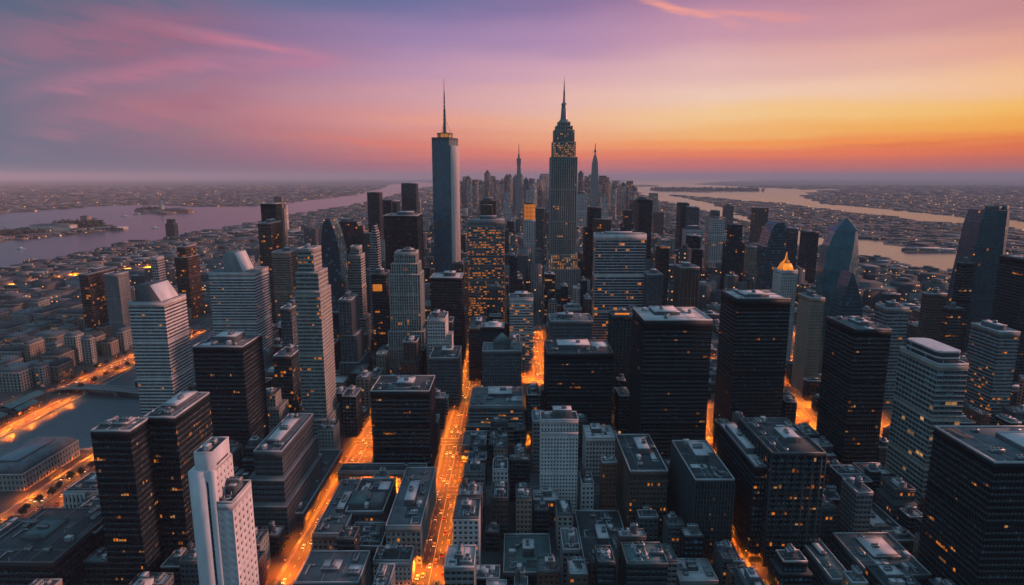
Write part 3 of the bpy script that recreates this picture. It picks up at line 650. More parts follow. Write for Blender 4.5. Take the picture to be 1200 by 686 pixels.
T('office_tower', 'mid-height black-fronted block with pale roof right below the spired glass tower', 'pale-roofed black block', 504, 541, 326, 800, 40, 'black', 'dark', n=2, pent=.4, deck='pale')
T('office_tower', 'grey concrete tower between the banded tower and the plain black tower', 'grey mid tower', 328, 341, 362, 660, 40, 'slate', 'grey', n=1, pent=.3, bay=2.6)
T('office_building', 'bulky dark block with amber floors behind the plain black tower', 'amber-floored block', 320, 341, 418, 610, 36, 'charcoal', 'dark', n=2, pent=.3, lit=.04, litrow=.4)
T('office_tower', 'broad brown tower behind the grey tower with wedge top', 'broad brown tower', 318, 339, 296, 1000, 40, 'tan', 'grey', n=1, pent=.3, lit=.02)
# centre
T('office_tower', 'wide slab tower glowing with hundreds of amber windows at the end of the avenue', 'amber-windowed slab', 548, 591, 258, 960, 26, 'grey', 'dark', bay=1.9, fh=3.5, wx=1, wy=.42, rec=.4, lit=.085, litrow=.6, n=1, pent=.5, band=7)
T('office_tower', 'slim dark tower against the right side of the amber-windowed slab', 'slim dark tower', 597, 606, 300, 900, 40, 'charcoal', 'dark', n=0, pent=0)
T('office_building', 'squat pale office block with curved white roof hood, below the amber-windowed slab', 'white-hooded office block', 597, 625, 350, 800, 34, 'pale', 'dark', bay=2.6, wx=.9, wy=.5, lit=.09, litrow=.3, n=2, pent=.6, ph=4)
T('office_tower', 'pale tower whose top is a glowing orange lantern, left of the great spired tower', 'orange lantern tower', 614, 627.5, 258, 1380, 24, 'white', 'grey', n=0, pent=0, wx=.3)
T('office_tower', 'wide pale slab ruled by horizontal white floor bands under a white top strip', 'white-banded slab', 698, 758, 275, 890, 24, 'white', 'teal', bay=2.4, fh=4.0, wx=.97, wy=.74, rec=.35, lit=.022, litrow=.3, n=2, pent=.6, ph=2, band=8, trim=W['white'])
T('office_building', 'wide black office block with plant-crowded roof, in the centre right of far avenue', 'wide black block', 641, 719, 415, 560, 48, 'black', 'dark', bay=2.0, wx=.86, wy=.6, parts=22, pent=.5, n=8, ph=4, deck='dark', rec=.2, band=4)
T('office_building', 'low blue-grey hall with flat plant roof behind the wide black block', 'blue-grey hall', 645, 695, 377, 655, 36, 'slate', 'grey', bay=2.8, wx=.8, wy=.4, n=6, pent=.3, deck='grey')
T('office_tower', 'dark narrow tower with one orange roof strip, between black block and black monolith', 'orange-strip tower', 718, 741, 371, 660, 26, 'charcoal', 'dark', bay=2, wx=.6, wy=.8, n=2, pent=.4, piers=2)
T('office_tower', 'big black monolith tower with a pinkish roof, right of centre', 'black monolith', 755, 835, 376, 500, 50, 'black', 'dark', bay=1.5, fh=3.6, wx=.9, wy=.58, parts=30, pent=.45, ph=3, n=5, deck='pale', rec=.3, band=7, fins=.18)
T('apartment_tower', 'white tower gridded with small dark square windows, front centre', 'white gridded tower', 634, 678, 494, 430, 18, 'white', 'teal', bay=2.35, fh=2.9, wx=.5, wy=.52, rec=.35, tiers=[(0,1,0,1,0,.88),(0,1,.08,1,.88,1)], n=3, pent=.5, ph=6, deck='dark', windows=True, trim=W['white'], band=2.2, cat='apartment building')
T('apartment_building', 'small pale building with arched top windows behind the white gridded tower', 'small pale arched building', 687, 721, 514, 490, 26, 'pale', 'dark', bay=2.8, wx=.5, wy=.6, rec=.35, n=3, pent=.4, ph=4, deck='pale', trim=W['pale'], cat='apartment building')
T('office_building', 'brown stone office with long roof and amber windows, right of white gridded tower', 'brown long-roofed office', 738.5, 783, 553, 400, 62, 'brown', 'bronze', bay=2.4, wx=.5, wy=.6, rec=.35, n=7, pent=.35, parts=16, deck='dark', lit=.02)
T('office_tower', 'dark ribbed office tower with pale cube on its roof, in front of black monolith', 'ribbed tower with pale cube', 815, 861, 563, 372, 60, 'charcoal', 'bronze', bay=1.9, fh=3.5, wx=.55, wy=.72, rec=.4, piers=1, n=7, pent=.35, ph=5, parts=14, deck='dark')
T('office_building', 'horizontally banded office block with cluttered roof, right of central avenue', 'banded block at the avenue', 549, 613, 476, 560, 52, 'grey', 'dark', bay=2.4, fh=3.8, wx=1, wy=.56, rec=.45, lit=.02, litrow=.25, n=9, pent=.45, ph=4, parts=14, deck='grey', tiers=[(-.04,1.04,-.12,1,0,.5),(0,1,0,1,.5,1)])
T('office_building', 'blue-grey block with pyramid-roofed attic behind the banded block at the avenue', 'pyramid-roofed block', 565, 611, 412, 640, 34, 'slate', 'grey', bay=2.4, wx=.5, wy=.7, n=2, pent=0, deck='green')
T('office_building', 'dark ribbed mid-rise at the far end of the central avenue, right kerb', 'dark ribbed mid-rise', 549, 567, 386, 740, 70, 'charcoal', 'dark', bay=2.4, wx=.9, wy=.5, n=4, pent=.4)
T('office_building', 'low striped grey building at the right kerb of the central avenue', 'low striped building', 541, 569, 522, 515, 30, 'grey', 'grey', bay=2.4, wx=1, wy=.45, n=3, pent=.3, lit=.03)
# right
T('office_tower', 'tall jet-black tower with a pale-framed roof, right of the black monolith', 'jet-black tower', 864, 927, 351, 560, 44, 'black', 'dark', bay=2.0, wx=.9, wy=.7, parts=14, pent=.5, ph=2.5, n=4, deck='pale', rec=.12, band=6)
T('office_tower', 'black glass tower with long ribbed roof and glowing corner, lower right of centre', 'long-roofed black glass tower', 905, 968, 532, 365, 58, 'charcoal', 'dark', bay=2.6, wx=.86, wy=.8, piers=2, parts=40, pent=.3, ph=3, n=9, deck='dark', rec=.12, band=2)
T('office_building', 'narrow black wing with white roof on the avenue side of the long-roofed glass tower', 'white-roofed black wing', 885, 905, 548, 370, 72, 'black', 'dark', bay=2.4, wx=.9, wy=.7, parts=12, pent=.7, ph=4, n=2, deck='pale', rec=.15)
T('office_tower', 'black tower seen corner-on with a pale roof rim, right of jet-black tower', 'corner-on black tower', 1003, 1045, 387, 495, 48, 'black', 'dark', bay=2.2, wx=.9, wy=.7, parts=18, pent=.4, ph=2.5, n=3, deck='grey', rec=.12, band=5)
T('office_tower', 'light banded office tower with a cream rounded penthouse, right side', 'banded tower with cream penthouse', 1100, 1135, 428, 430, 46, 'lime', 'teal', bay=4.2, fh=3.9, wx=.97, wy=.68, rec=.3, fins=.3, lit=.028, litrow=.35, pent=0, n=0, deck='grey', litm=LITW)
T('office_tower', 'grey banded tower with pink roof beside the right edge, behind black glass corner tower', 'grey banded tower', 1172, 1196, 390, 600, 40, 'grey', 'grey', bay=2.4, wx=1, wy=.5, rec=.35, lit=.03, litrow=.3, n=3, pent=.5, deck='pale')
T('office_tower', 'massive black glass tower filling the lower right corner with a pale rimmed roof', 'massive black corner tower', 1166, 1330, 543, 300, 47, 'black', 'dark', bay=2.0, wx=.9, wy=.62, parts=44, pent=.4, ph=3, n=6, deck='grey', rec=.2, band=4)
T('office_tower', 'light grey banded tower with a warm lit rim, behind the corner-on black tower', 'light grey banded tower', 1040, 1066, 362, 640, 22, 'grey', 'grey', bay=2.2, wx=1, wy=.5, n=2, pent=.4, lit=.02)
T('office_tower', 'plain tan tower with curved side lit orange at street level, left of corner-on black tower', 'plain tan tower', 950, 967, 350, 690, 30, 'tan', 'grey', bay=2.4, wx=.4, wy=.5, n=1, pent=.3)
T('office_tower', 'pinkish stone tower crowned by a small glowing orange spire, right middle', 'orange-spired tower', 916, 935, 318, 800, 26, 'pale', 'grey', n=0, pent=0, wx=.35)
T('office_tower', 'brown slab in front of the leaning dark tower', 'brown slab', 1088, 1110, 345, 760, 12, 'brown', 'bronze', n=1, pent=.3)
T('office_tower', 'dark brown tower with amber specks left of the leaning dark tower', 'speckled brown tower', 1112, 1130, 362, 700, 10, 'charcoal', 'bronze', n=1, pent=.3, parts=14)
T('office_tower', 'black block at the foot of the leaning dark tower', 'black foot block', 1128, 1143, 309, 790, 10, 'black', 'dark', n=1, pent=.2, parts=8)
T('office_tower', 'dark tower cut by the right edge of the view behind the grey banded tower', 'edge tower', 1204, 1240, 305, 690, 40, 'black', 'dark', n=1, pent=.2, parts=5)
T('office_tower', 'dark rounded slab with stepped shoulder in the haze, right of the great spired tower', 'dark shoulder slab', 749, 765, 234, 1420, 40, 'black', 'dark', n=0, pent=.6, ph=5)
T('office_tower', 'grey twin-ribbed slab in the haze before the right river', 'twin-ribbed slab', 798, 808, 238, 1650, 40, 'charcoal', 'dark', n=0, pent=0)
T('office_tower', 'blocky grey tower adjoining the twin-ribbed slab', 'blocky grey tower', 809, 820, 243, 1600, 40, 'slate', 'grey', n=0, pent=0)
T('office_tower', 'small square tower on the bank of the right river', 'small river-bank tower', 836, 844, 247, 1900, 30, 'slate', 'grey', n=0, pent=0)
T('office_tower', 'dark hump-topped building in the middle distance, right of the white-banded slab', 'hump-topped building', 809, 823, 277, 1250, 40, 'black', 'dark', tiers=[(-.1,1.1,0,1,0,.8),(.05,.95,.1,.9,.8,1)], n=0, pent=0)
T('office_tower', 'narrow dark tower with orange roofline right of the white-banded slab', 'orange roofline tower', 774, 785, 290, 1000, 30, 'charcoal', 'dark', n=0, pent=0)
T('office_tower', 'dark ribbed brown tower with pink roof hut, right of the orange roofline tower', 'pink-hut tower', 798, 820, 314, 850, 30, 'brown', 'bronze', bay=2.4, wx=.5, wy=.8, piers=2, n=1, pent=.4)
T('office_tower', 'grey ribbed mid-rise at the right foot of the white-banded slab', 'grey ribbed mid-rise', 759, 777, 322, 870, 30, 'slate', 'grey', bay=2.4, wx=.5, wy=.8, piers=2, n=1, pent=.4)
T('office_tower', 'grey tower with dark crown seen before the river, far right middle', 'dark-crowned river tower', 946, 960, 272, 1250, 30, 'charcoal', 'dark', n=0, pent=0)
T('office_tower', 'slim dark-edged tower touching the dome-shouldered glass tower', 'slim dark-edged tower', 929, 936, 268, 1100, 30, 'slate', 'dark', n=0, pent=0)
T('office_building', 'low stone block with framed sunken roof, left of the massive black corner tower', 'sunken-roof block', 1022, 1066, 628, 385, 42, 'slate', 'dark', bay=2.6, wx=.45, wy=.5, rec=.3, n=4, pent=.5, ph=1.5, lit=.02, deck='dark')
T('office_building', 'ribbed roof building cut by the bottom edge left of the massive black tower', 'bottom-edge ribbed roof', 1020, 1092, 675, 330, 44, 'slate', 'dark', bay=3, n=8, pent=.5, ph=2, deck='grey')
T('office_building', 'long low roof left of the sunken-roof block beside the right street', 'long low roof', 975, 1000, 680, 330, 80, 'slate', 'dark', bay=3, n=6, pent=.3, ph=2, deck='green')
T('office_building', 'dark block with four brightly lit orange floors under the corner-on black tower', 'four lit floors block', 977, 1001, 556, 470, 20, 'charcoal', 'bronze', bay=2.4, wx=1, wy=.5, lit=.9, litrow=1, n=1, pent=.3)
T('office_building', 'grey terraced block with amber corner between corner-on tower and banded tower', 'terraced block', 1040, 1072, 578, 440, 50, 'slate', 'dark', bay=2.6, wx=.6, wy=.5, tiers=[(-.2,1.2,-.1,1,0,.6),(0,1,0,1,.6,1)], n=4, pent=.4, lit=.05, litrow=.3, litm=LIT)
T('office_building', 'wide roof crowded with vents and pale boxes, bottom centre', 'vent-crowded roof', 685, 744, 661, 350, 62, 'slate', 'bronze', bay=2.8, wx=.5, wy=.6, rec=.35, n=16, pent=.25, ph=4, deck='dark', lit=.05)
T('office_building', 'blue-green roof with pale stair box, bottom centre left of the vent-crowded roof', 'blue-green roof block', 590, 648, 672, 345, 42, 'slate', 'dark', bay=2.8, n=8, pent=.25, ph=6, deck='green', pentmat_=0) if False else T('office_building', 'blue-green roof with pale stair box, bottom centre left of the vent-crowded roof', 'blue-green roof block', 590, 648, 672, 345, 42, 'slate', 'dark', bay=2.8, n=8, pent=.25, ph=6, deck='green')
T('office_building', 'small pale cluttered roof at the bottom edge under the ribbed tower with pale cube', 'small cluttered roof', 797, 842, 682, 335, 22, 'grey', 'dark', bay=2.8, n=6, pent=.3, ph=3, deck='pale', lit=.1)
T('office_building', 'low stone office with colonnaded pale front near the lit canal avenue', 'colonnaded office', 74, 122, 577, 425, 30, 'pale', 'dark', bay=3, wx=.5, wy=.7, rec=.5, piers=1, n=3, pent=.4, ph=2, deck='dark', fh=5)
T('office_building', 'broad dark flat roof with a blue-green skylight sheet in the lower left corner', 'dark roof with skylight sheet', -40, 62, 660, 330, 60, 'charcoal', 'dark', bay=3, n=8, pent=.35, ph=1.5, deck='dark', pentroof='green')
T('office_building', 'dark flat roof block between the lower left roof and the black slab', 'dark flat roof block', 55, 112, 625, 365, 42, 'charcoal', 'dark', bay=3, n=8, pent=.4, ph=1.5, deck='dark', pentroof='green')

def world_tower(name, label, nick, cat='tower', loc=(0,0)):
    return empty(name, (loc[0], loc[1], 0), label, cat)
# mansard hall by the canal
r = world_tower('museum_hall', 'long mansard-roofed stone hall between the canal and the lit avenue', 'mansard hall', 'building', (-414, 497)); foot(-438, -390, 462, 534, 20, 'mansard hall')
m = MB()
for o, u, fw in faces(-20, 20, -33, 33, 0): m.cells(o, u, fw, 14, round(fw/3.4), 3, .42, .6, .4, 0, 1)
m.build('facade', [W['lime'], G['dark']], r)
m = MB(); m.frustum(0, 0, 14, 14.8, 20.5, 33.5, 20.5, 33.5, 0); m.frustum(0, 0, 14.8, 20, 20, 33, 15.5, 28.5, 1, 1); m.build('mansard_roof', [TRIM, ROOF['grey']], r)
m = MB(); m.frustum(0, 0, 20, 21.5, 9, 22, 8.4, 21.4, 0, 1); m.build('roof_lantern', [TRIMD, G['grey']], r)
# hood and wedge tops, lantern, spire, pyramid attic
def child_of(nick_label, name, mb, mats, dz=0):
    o = next(o for o in bpy.data.objects if o.get('label') == nick_label)
    return o
def byl(s): return next(o for o in bpy.data.objects if str(o.get('label', '')).startswith(s))
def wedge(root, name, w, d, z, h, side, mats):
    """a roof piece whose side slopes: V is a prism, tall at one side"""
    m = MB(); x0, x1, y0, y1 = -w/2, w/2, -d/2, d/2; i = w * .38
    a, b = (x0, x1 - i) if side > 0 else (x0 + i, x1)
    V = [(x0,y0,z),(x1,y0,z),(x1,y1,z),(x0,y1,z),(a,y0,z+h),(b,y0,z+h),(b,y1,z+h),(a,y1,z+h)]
    m.quads(V, [(0,1,5,4),(1,2,6,5),(2,3,7,6),(3,0,4,7),(4,5,6,7)], np.array([0,1,0,0,0])); return m.build(name, mats, root)  # sloping side in a paler material, evening light put into its colour
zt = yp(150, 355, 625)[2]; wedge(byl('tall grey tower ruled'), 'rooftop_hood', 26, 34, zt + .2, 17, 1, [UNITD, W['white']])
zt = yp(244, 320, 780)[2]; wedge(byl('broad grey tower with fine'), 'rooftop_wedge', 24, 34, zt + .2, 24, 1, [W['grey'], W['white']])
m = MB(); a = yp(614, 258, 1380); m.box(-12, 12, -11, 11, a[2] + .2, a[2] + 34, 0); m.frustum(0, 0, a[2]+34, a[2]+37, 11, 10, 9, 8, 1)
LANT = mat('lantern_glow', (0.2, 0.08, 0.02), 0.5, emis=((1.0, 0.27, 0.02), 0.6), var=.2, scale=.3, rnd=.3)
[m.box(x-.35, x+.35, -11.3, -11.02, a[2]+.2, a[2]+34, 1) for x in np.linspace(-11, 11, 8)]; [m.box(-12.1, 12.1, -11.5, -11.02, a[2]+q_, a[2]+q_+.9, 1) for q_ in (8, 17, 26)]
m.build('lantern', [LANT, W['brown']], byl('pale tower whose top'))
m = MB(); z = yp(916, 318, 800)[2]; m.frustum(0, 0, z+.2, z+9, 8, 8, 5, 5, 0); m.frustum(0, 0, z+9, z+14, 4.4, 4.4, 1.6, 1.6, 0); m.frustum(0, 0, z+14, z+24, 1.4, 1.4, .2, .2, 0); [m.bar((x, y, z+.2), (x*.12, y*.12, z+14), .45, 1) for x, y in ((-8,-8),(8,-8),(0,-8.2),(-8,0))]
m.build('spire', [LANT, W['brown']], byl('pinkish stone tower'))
m = MB(); z = yp(565, 412, 640)[2]; m.box(-9, 9, -9, 9, z+.2, z+6, 0); m.frustum(0, 0, z+6, z+16, 9.6, 9.6, .6, .6, 1); m.build('attic', [W['slate'], ROOF['green']], byl('blue-grey block with pyramid'))
m = MB(); z = yp(1100, 428, 430)[2]
keys = [(z+.2, [(-9,-16),(-6,-19),(6,-19),(9,-16),(9,17),(6,20),(-6,20),(-9,17)])]
keys.append((z + 9, keys[0][1])); loft(m, keys, 4.5, 1, 0, .7, 3, 0, 2, 3)
m.build('penthouse', [W['pale'], G['grey'], LIT, ROOF['pale']], byl('light banded office tower with a cream'))
m = MB(); z = yp(435, 322, 800)[2]; m.box(-8, 4, -15.4, -15.1, z-22, z-13, 0, 0, True)
m.build('lit_sign', [LANT], byl('dark tower with one orange-lit'))
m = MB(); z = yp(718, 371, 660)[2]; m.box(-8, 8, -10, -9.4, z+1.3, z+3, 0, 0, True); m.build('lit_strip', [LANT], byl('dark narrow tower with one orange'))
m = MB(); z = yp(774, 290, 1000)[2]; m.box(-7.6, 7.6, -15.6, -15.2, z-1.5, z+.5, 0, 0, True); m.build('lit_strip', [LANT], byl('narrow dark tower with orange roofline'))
m = MB(); m.box(-4.8, 4.8, -14, 14, 22.3, 22.3, 0) if False else None
# slab on the layered roof
r = byl('wide low block with layered'); rx, ry = r.location.x, r.location.y
m = MB(); x = -8; zt_ = yp(425, 576, 432)[2]
for o, u, fw in faces(x, x + 11.5, 432 - ry, 441 - ry, 21.3): m.cells(o, u, fw, zt_ - 21.3, round(fw/3), 4, .2 if u[0] > 0 else .5, .3, .2, 0, 1)
m.box(x-.1, x+11.6, 431.9-ry, 441.1-ry, zt_, zt_+1, 0, 2); m.build('rooftop_slab', [W['pale'], G['dark'], ROOF['dark']], r)
for (bx, by, bw, bd, bh, k) in ((-7,-8,12,18,2.5,1),(7,-12,9,14,4.5,0),(8,8,8,12,3,2)):
    m = MB(); m.box(bx-bw/2, bx+bw/2, by-bd/2, by+bd/2, 21.2, 21.2+bh, 0, 1)
    m.build('roof_deck', [W['slate'], [ROOF['grey'], ROOF['green'], ROOF['pale']][k]], r)
# ------------------------------------------------------------------ special towers
def lp(px, py, Y, cx, cy_=None): p = yp(px, py, Y); return p[0] - cx, p[2]
# spired glass tower
LITB_ = mat('ring_glow', (.2, .1, .05), .5, emis=((1.0, .33, .05), .28), rnd=.3)
Y0 = 1150; a = yp(507, 161, Y0); b = yp(529, 161, Y0); w = b[0] - a[0]; cx = (a[0] + b[0]) / 2 + 3; zt = a[2]
r = world_tower('glass_skyscraper', 'sheer blue glass skyscraper with a needle mast and orange-lit right face', 'spired glass tower', 'skyscraper', (cx, Y0 + 22)); r.rotation_euler.z = R(-17)
foot(a[0], b[0] + 16, Y0, Y0 + 60, zt, 'spired glass tower')
m = MB(); hw = w / 2
GLS = glass('glass_sheer', (0.06, 0.135, 0.175), 0.0, 0.22); LITSIDE = mat('lit_side_tint', (0.50, 0.40, 0.36), 0.5, 0.15, var=.1)
for o, u, fw in faces(-hw, hw, -22, 22, 0): m.cells(o, u, fw, zt, 12, 62, .97, .9, .1, 0, 1, reveal=False)
m.box(-hw, hw, -22, 22, zt - .5, zt, 0); m.build('shaft', [W['slate'], GLS], r)
m = MB(); m.box(hw + .02, hw + 3, -19, 19, 0, zt - 14, 0); m.build('lit_side_face', [LITSIDE], r)  # right face: warm evening light put into its pale base colour
m = MB(); m.cyl(0, 0, zt, zt + 7, 12, 12, 20, 0); m.cyl(0, 0, zt + 7, zt + 8.4, 15, 15, 20, 1)
for k in range(10): t = k / 10 * 2 * math.pi; m.bar((math.cos(t)*13, math.sin(t)*13, zt), (math.cos(t)*14, math.sin(t)*14, zt+7), .5, 1)
m.build('crown_ring', [LITB_, STEEL], r)
zm = yp(521, 92, 1170)[2]; m = MB()
h = zm - zt - 8
m.cyl(0, 0, zt+8, zt+8+h*.45, 3.2, 2.0, 8, 0); m.cyl(0, 0, zt+8+h*.45, zt+8+h*.75, 1.5, 1.1, 8, 0); m.cyl(0, 0, zt+8+h*.75, zm, .8, .25, 6, 0)
for k in range(9): z = zt + 10 + h * .7 * k / 9; m.cyl(0, 0, z, z + .8, 3.7 - k * .22, None, 10, 0)
for k in range(3): t = k * 2.094 + .3; m.bar((math.cos(t)*11, math.sin(t)*11, zt+8.4), (0, 0, zt+8+h*.3), .3, 0)
m.build('mast', STEEL, r)
# great spired tower
Y0 = 1180; D0 = 46; cxx = (yp(646, 200, Y0)[0] + yp(676, 200, Y0)[0]) / 2; cyy = Y0 + D0 / 2
r = world_tower('art_deco_skyscraper', 'great stepped stone skyscraper with lit upper setbacks and a tall tapering spire', 'great spired tower', 'skyscraper', (cxx, cyy))
zz = lambda py: yp(661, py, Y0)[2]; sc = yp(662, 200, Y0)[0] - yp(661, 200, Y0)[0]
foot(cxx - 34, cxx + 34, Y0 - 8, Y0 + D0 + 8, zz(184), 'great spired tower')
STN = wall('skyscraper_stone', (0.25, 0.22, 0.20)); LITB = mat('crown_lights', (0.2, 0.1, 0.05), .5, emis=((1.0, 0.33, 0.05), 0.42), rnd=.5)
def deco(name, hw, hd, z0, z1, lit=0.0, bay=4.2, gmat=None, litm=LITB, band=1.6, pier=True):
    m = MB(); ny = max(1, round((z1 - z0) / 4.0))
    for o, u, fw in faces(-hw, hw, -hd, hd, z0):
        nx = max(2, round(fw / bay)); m.cells(o, u, fw, z1 - z0 - band, nx, ny, .45, .6, .4, 0, 1, lit, 2, reveal=True)
        nr = np.array([u[1], -u[0]])
        if pier:
            for k in range(nx + 1):
                c = np.array(o[:2]) + np.array(u[:2]) * fw * k / nx; e = .55
                p = [c - np.abs(u[:2]) * e - nr * .02, c + np.abs(u[:2]) * e + nr * .7]; lo = np.minimum(*p); hi = np.maximum(*p)
                m.box(lo[0], hi[0], lo[1], hi[1], z0, z1 - .3, 0)
    m.box(-hw - .1, hw + .1, -hd - .1, hd + .1, z1 - band, z1, 0); return m.build(name, [STN, G['dark'], litm], r)
hw = 15.2 * sc
deco('base', hw * 1.35, 32, 0, zz(315)); deco('lower_setback', hw * 1.14, 27, zz(315), zz(298), .5)
deco('shaft', hw, 23, zz(298), zz(184), .015)
deco('upper_setback', hw * .86, 20, zz(184), zz(166), .5, 2.4); deco('upper_setback', hw * .76, 17.5, zz(166), zz(152), .12, 2.6)
deco('crown', hw * .62, 14, zz(152), zz(147), .1); deco('crown', hw * .45, 10, zz(147), zz(142), 0)
m = MB(); m.cyl(0, 0, zz(142), zz(139), 9, 7.5, 12); m.cyl(0, 0, zz(139), zz(122), 6.4, 4.4, 12)
for k in range(4): t = k * math.pi / 2 + .785; m.quads([(math.cos(t+s)*7.6*q, math.sin(t+s)*7.6*q, z) for s, q, z in ((-.12,1.0,zz(141)),(.12,1.0,zz(141)),(.2,.62,zz(122)),(-.2,.62,zz(122)))], [(0,1,2,3)], 0)
m.cyl(0, 0, zz(122), zz(120), 5.2, 5.0, 12); m.cyl(0, 0, zz(120), zz(117.5), 4.2, 1.8, 12); sp_ = m.build('spire', [mat('spire_metal', (0.22, 0.20, 0.20), .4, .4)], r)
m = MB(); m.cyl(0, 0, zz(117.5), zz(104), 1.9, 1.3, 8); m.cyl(0, 0, zz(104), zz(94), .9, .7, 8); m.cyl(0, 0, zz(94), zz(87), .4, .15, 6)
for k in range(7): z = zz(116 - k * 2.6); m.cyl(0, 0, z, z + .9, 2.5 - k * .15, None, 8)
m.build('antenna', STEEL, sp_)
# curved-top towers of the left middle
def loft_tower(name, label, nick, keys_px, Y, dep, gm, bm, bay=3, fh=4, skew=None, lit=.01, roofm=ROOF['dark'], cat='tower', parts=0):
    """outline given as (height row, left, right) pairs; depth shrinks with width"""
    ks = []; w0 = None
    cx = np.mean([yp(k[1], k[0], Y)[0] + yp(k[2], k[0], Y)[0] for k in keys_px]) / 2
    b = keys_px[-1]
    for py, l, rr in sorted(keys_px, key=lambda k: -k[0]):
        L0, z = yp(l, py, Y)[0] - cx, yp(l, py, Y)[2]; R0 = yp(rr, py, Y)[0] - cx
        ks.append((z, [(L0, -dep/2), (R0, -dep/2), (R0, dep/2), (L0, dep/2)]))
    ks = [(0.0, ks[0][1])] + ks
    r = world_tower(name, label, nick, cat, (cx, Y + dep / 2)); A = ks[1][1]; foot(cx + A[0][0], cx + A[1][0], Y, Y + dep, ks[-1][0], nick)
    m = loft(MB(), ks, fh, 0, 1, .8, bay, lit); m.build('shaft', [gm, bm, LIT, roofm], r); return r, ks
loft_tower('glass_tower', 'tall dark ribbed tower with a crescent-curved pink-edged top in the left middle', 'crescent-topped tower', [(310,376,399),(290,376,397),(275,377,393),(264,378,389),(257,381,386)], 800, 34, G['teal'], W['charcoal'])
loft_tower('glass_tower', 'dark round-topped tower with a lit orange edge behind the cream-crowned tower', 'round-topped tower', [(300,407,422),(275,407,421.5),(265,408.5,420),(260,411,417.5)], 1080, 30, G['dark'], W['black'])
loft_tower('glass_tower', 'small pale cone-topped tower in the left middle distance', 'cone-topped tower', [(300,432,443),(280,433,442),(270,435.5,440),(265,437,438.5)], 1000, 24, G['grey'], W['pale'])
loft_tower('glass_tower', 'glass tower with quarter-dome shoulder and banded base on the right side', 'dome-shouldered glass tower', [(330,897,922),(290,898,921),(285,900,921),(272,904,921),(264,908,920.5),(261,912,920)], 900, 34, G['teal'], W['slate'])
loft_tower('glass_tower', 'small pointed glass pyramid tower in front of the faceted blue tower', 'glass pyramid tower', [(370,984,1011),(352,988,1009),(336,993,1005.5),(320,999,1000)], 600, 20, G['blue'], W['slate'], 2.5, 3.6, lit=.0)
LX = yp(1165, 300, 800)[0]
def lk(py, l, c_, rt):
    z = yp(l, py, 800)[2]; q = lambda p: yp(p, py, 800)[0] - LX
    return (z, [(q(l), -14), (q(c_), -24), (q(rt) + 4, -6), (q(rt) + 2, 20), (q(l) + 3, 20)])
KL = [lk(400,1118,1160,1172), lk(352,1131,1166,1178), lk(300,1144,1172,1184), lk(262,1153,1176,1189), lk(247,1159,1178,1190)]; KL = [(0, KL[0][1])] + KL
r = world_tower('leaning_tower', 'tall dark glass tower leaning with a slanted side, at the right edge', 'leaning dark tower', 'tower', (LX, 820)); foot(LX - 50, LX + 24, 796, 842, KL[-1][0], 'leaning dark tower')
m = loft(MB(), KL, 4, 0, 1, .8, 3, .012); m.build('shaft', [glass('glass_leaning', (.02, .065, .085), .0, .25), W['charcoal'], LIT, ROOF['dark']], r)
r = byl('tall dark glass tower leaning'); z = yp(1160, 247, 800)[2]
m = MB(); m.box(0, 9, -10, 8, z, z + 5, 0); m.box(12, 20, -8, 8, z, z + 6, 0); m.build('penthouse', UNITD, r)
rr = random.Random(4)
for k in range(0):
    py = rr.uniform(258, 370); x = yp(rr.uniform(1150, 1172) - (py - 247) * .13, py, 800); 
    inst('lit_window', LITME, r, (x[0] - r.location.x, -22.6, x[2]), (rr.uniform(3, 9), .5, 1.2))
# faceted blue tower
Y0 = 720; P = lambda px, py: yp(px, py, Y0); cx = P(992, 300)[0]; q = lambda px, py: P(px, py)[0] - cx
r = world_tower('glass_tower', 'faceted blue glass tower rising to two sharp crystal points, right side', 'faceted blue tower', 'tower', (cx, Y0 + 20)); foot(P(968,400)[0], P(1014,400)[0], Y0, Y0 + 42, P(1000,257)[2], 'faceted blue tower')
def ring(py, l, c_, rt, fwd): return (P(l, py)[2] if py < 900 else 0, [(q(l, py), -8), (q(c_, py), -20 - fwd), (q(rt, py), -6), (q(rt, py) - 2, 16), ((q(l, py) + q(rt, py)) / 2, 22), (q(l, py) + 3, 14)])
keys = [ring(430,971,982,1011,2), ring(400,970,983,1013,3), ring(345,969,988,1014,5), ring(318,971,992,1014,5), ring(290,977,998,1013.5,4), ring(272,985,1001.5,1013,2)]
keys[0] = (0, keys[0][1])
m = loft(MB(), keys, 4.2, 0, 1, .88, 3.2)
GB = glass('glass_facet_dark', (0.008, 0.03, 0.042), 0.0)
m.build('shaft', [glass('glass_faceted', (.03, .105, .135), .0, .25), W['slate'], LIT, ROOF['dark']], r)
K = keys[-1]; z = K[0]; A = K[1]
apex = (q(1000, 256), -6, P(1000, 256)[2]); a2 = (q(1006, 258), 2, P(1006, 258)[2])
m = MB(); c0 = (A[0][0], A[0][1], z); c1 = (A[1][0], A[1][1], z); c2 = (A[2][0], A[2][1], z); c3 = (A[3][0], A[3][1], z); c4 = (A[4][0], A[4][1], z); c5 = (A[5][0], A[5][1], z)
def tri(m, a, b, c, mi): m.quads([a, b, tuple((np.array(b) + np.array(c)) / 2), c], [(0,1,2,3)], mi)
tri(m, c0, c1, apex, 0); tri(m, c5, c0, apex, 0); tri(m, c4, c5, apex, 0); tri(m, c1, (q(1003, 272), -4, z + 1), apex, 1); tri(m, (q(1003,272), -4, z + 1), c4, apex, 1); m.build('crystal_point', [G['blue'], GB], r)
m = MB(); mid = (q(1004, 272), -2, z + 1); tri(m, mid, c2, a2, 0); tri(m, c2, c3, a2, 1); tri(m, c3, c4, a2, 1); tri(m, c4, mid, a2, 0); tri(m, c1, c2, mid, 1)
m.bar(a2, c2, .5, 2); m.build('crystal_point', [G['grey'], GB, TRIM], r)
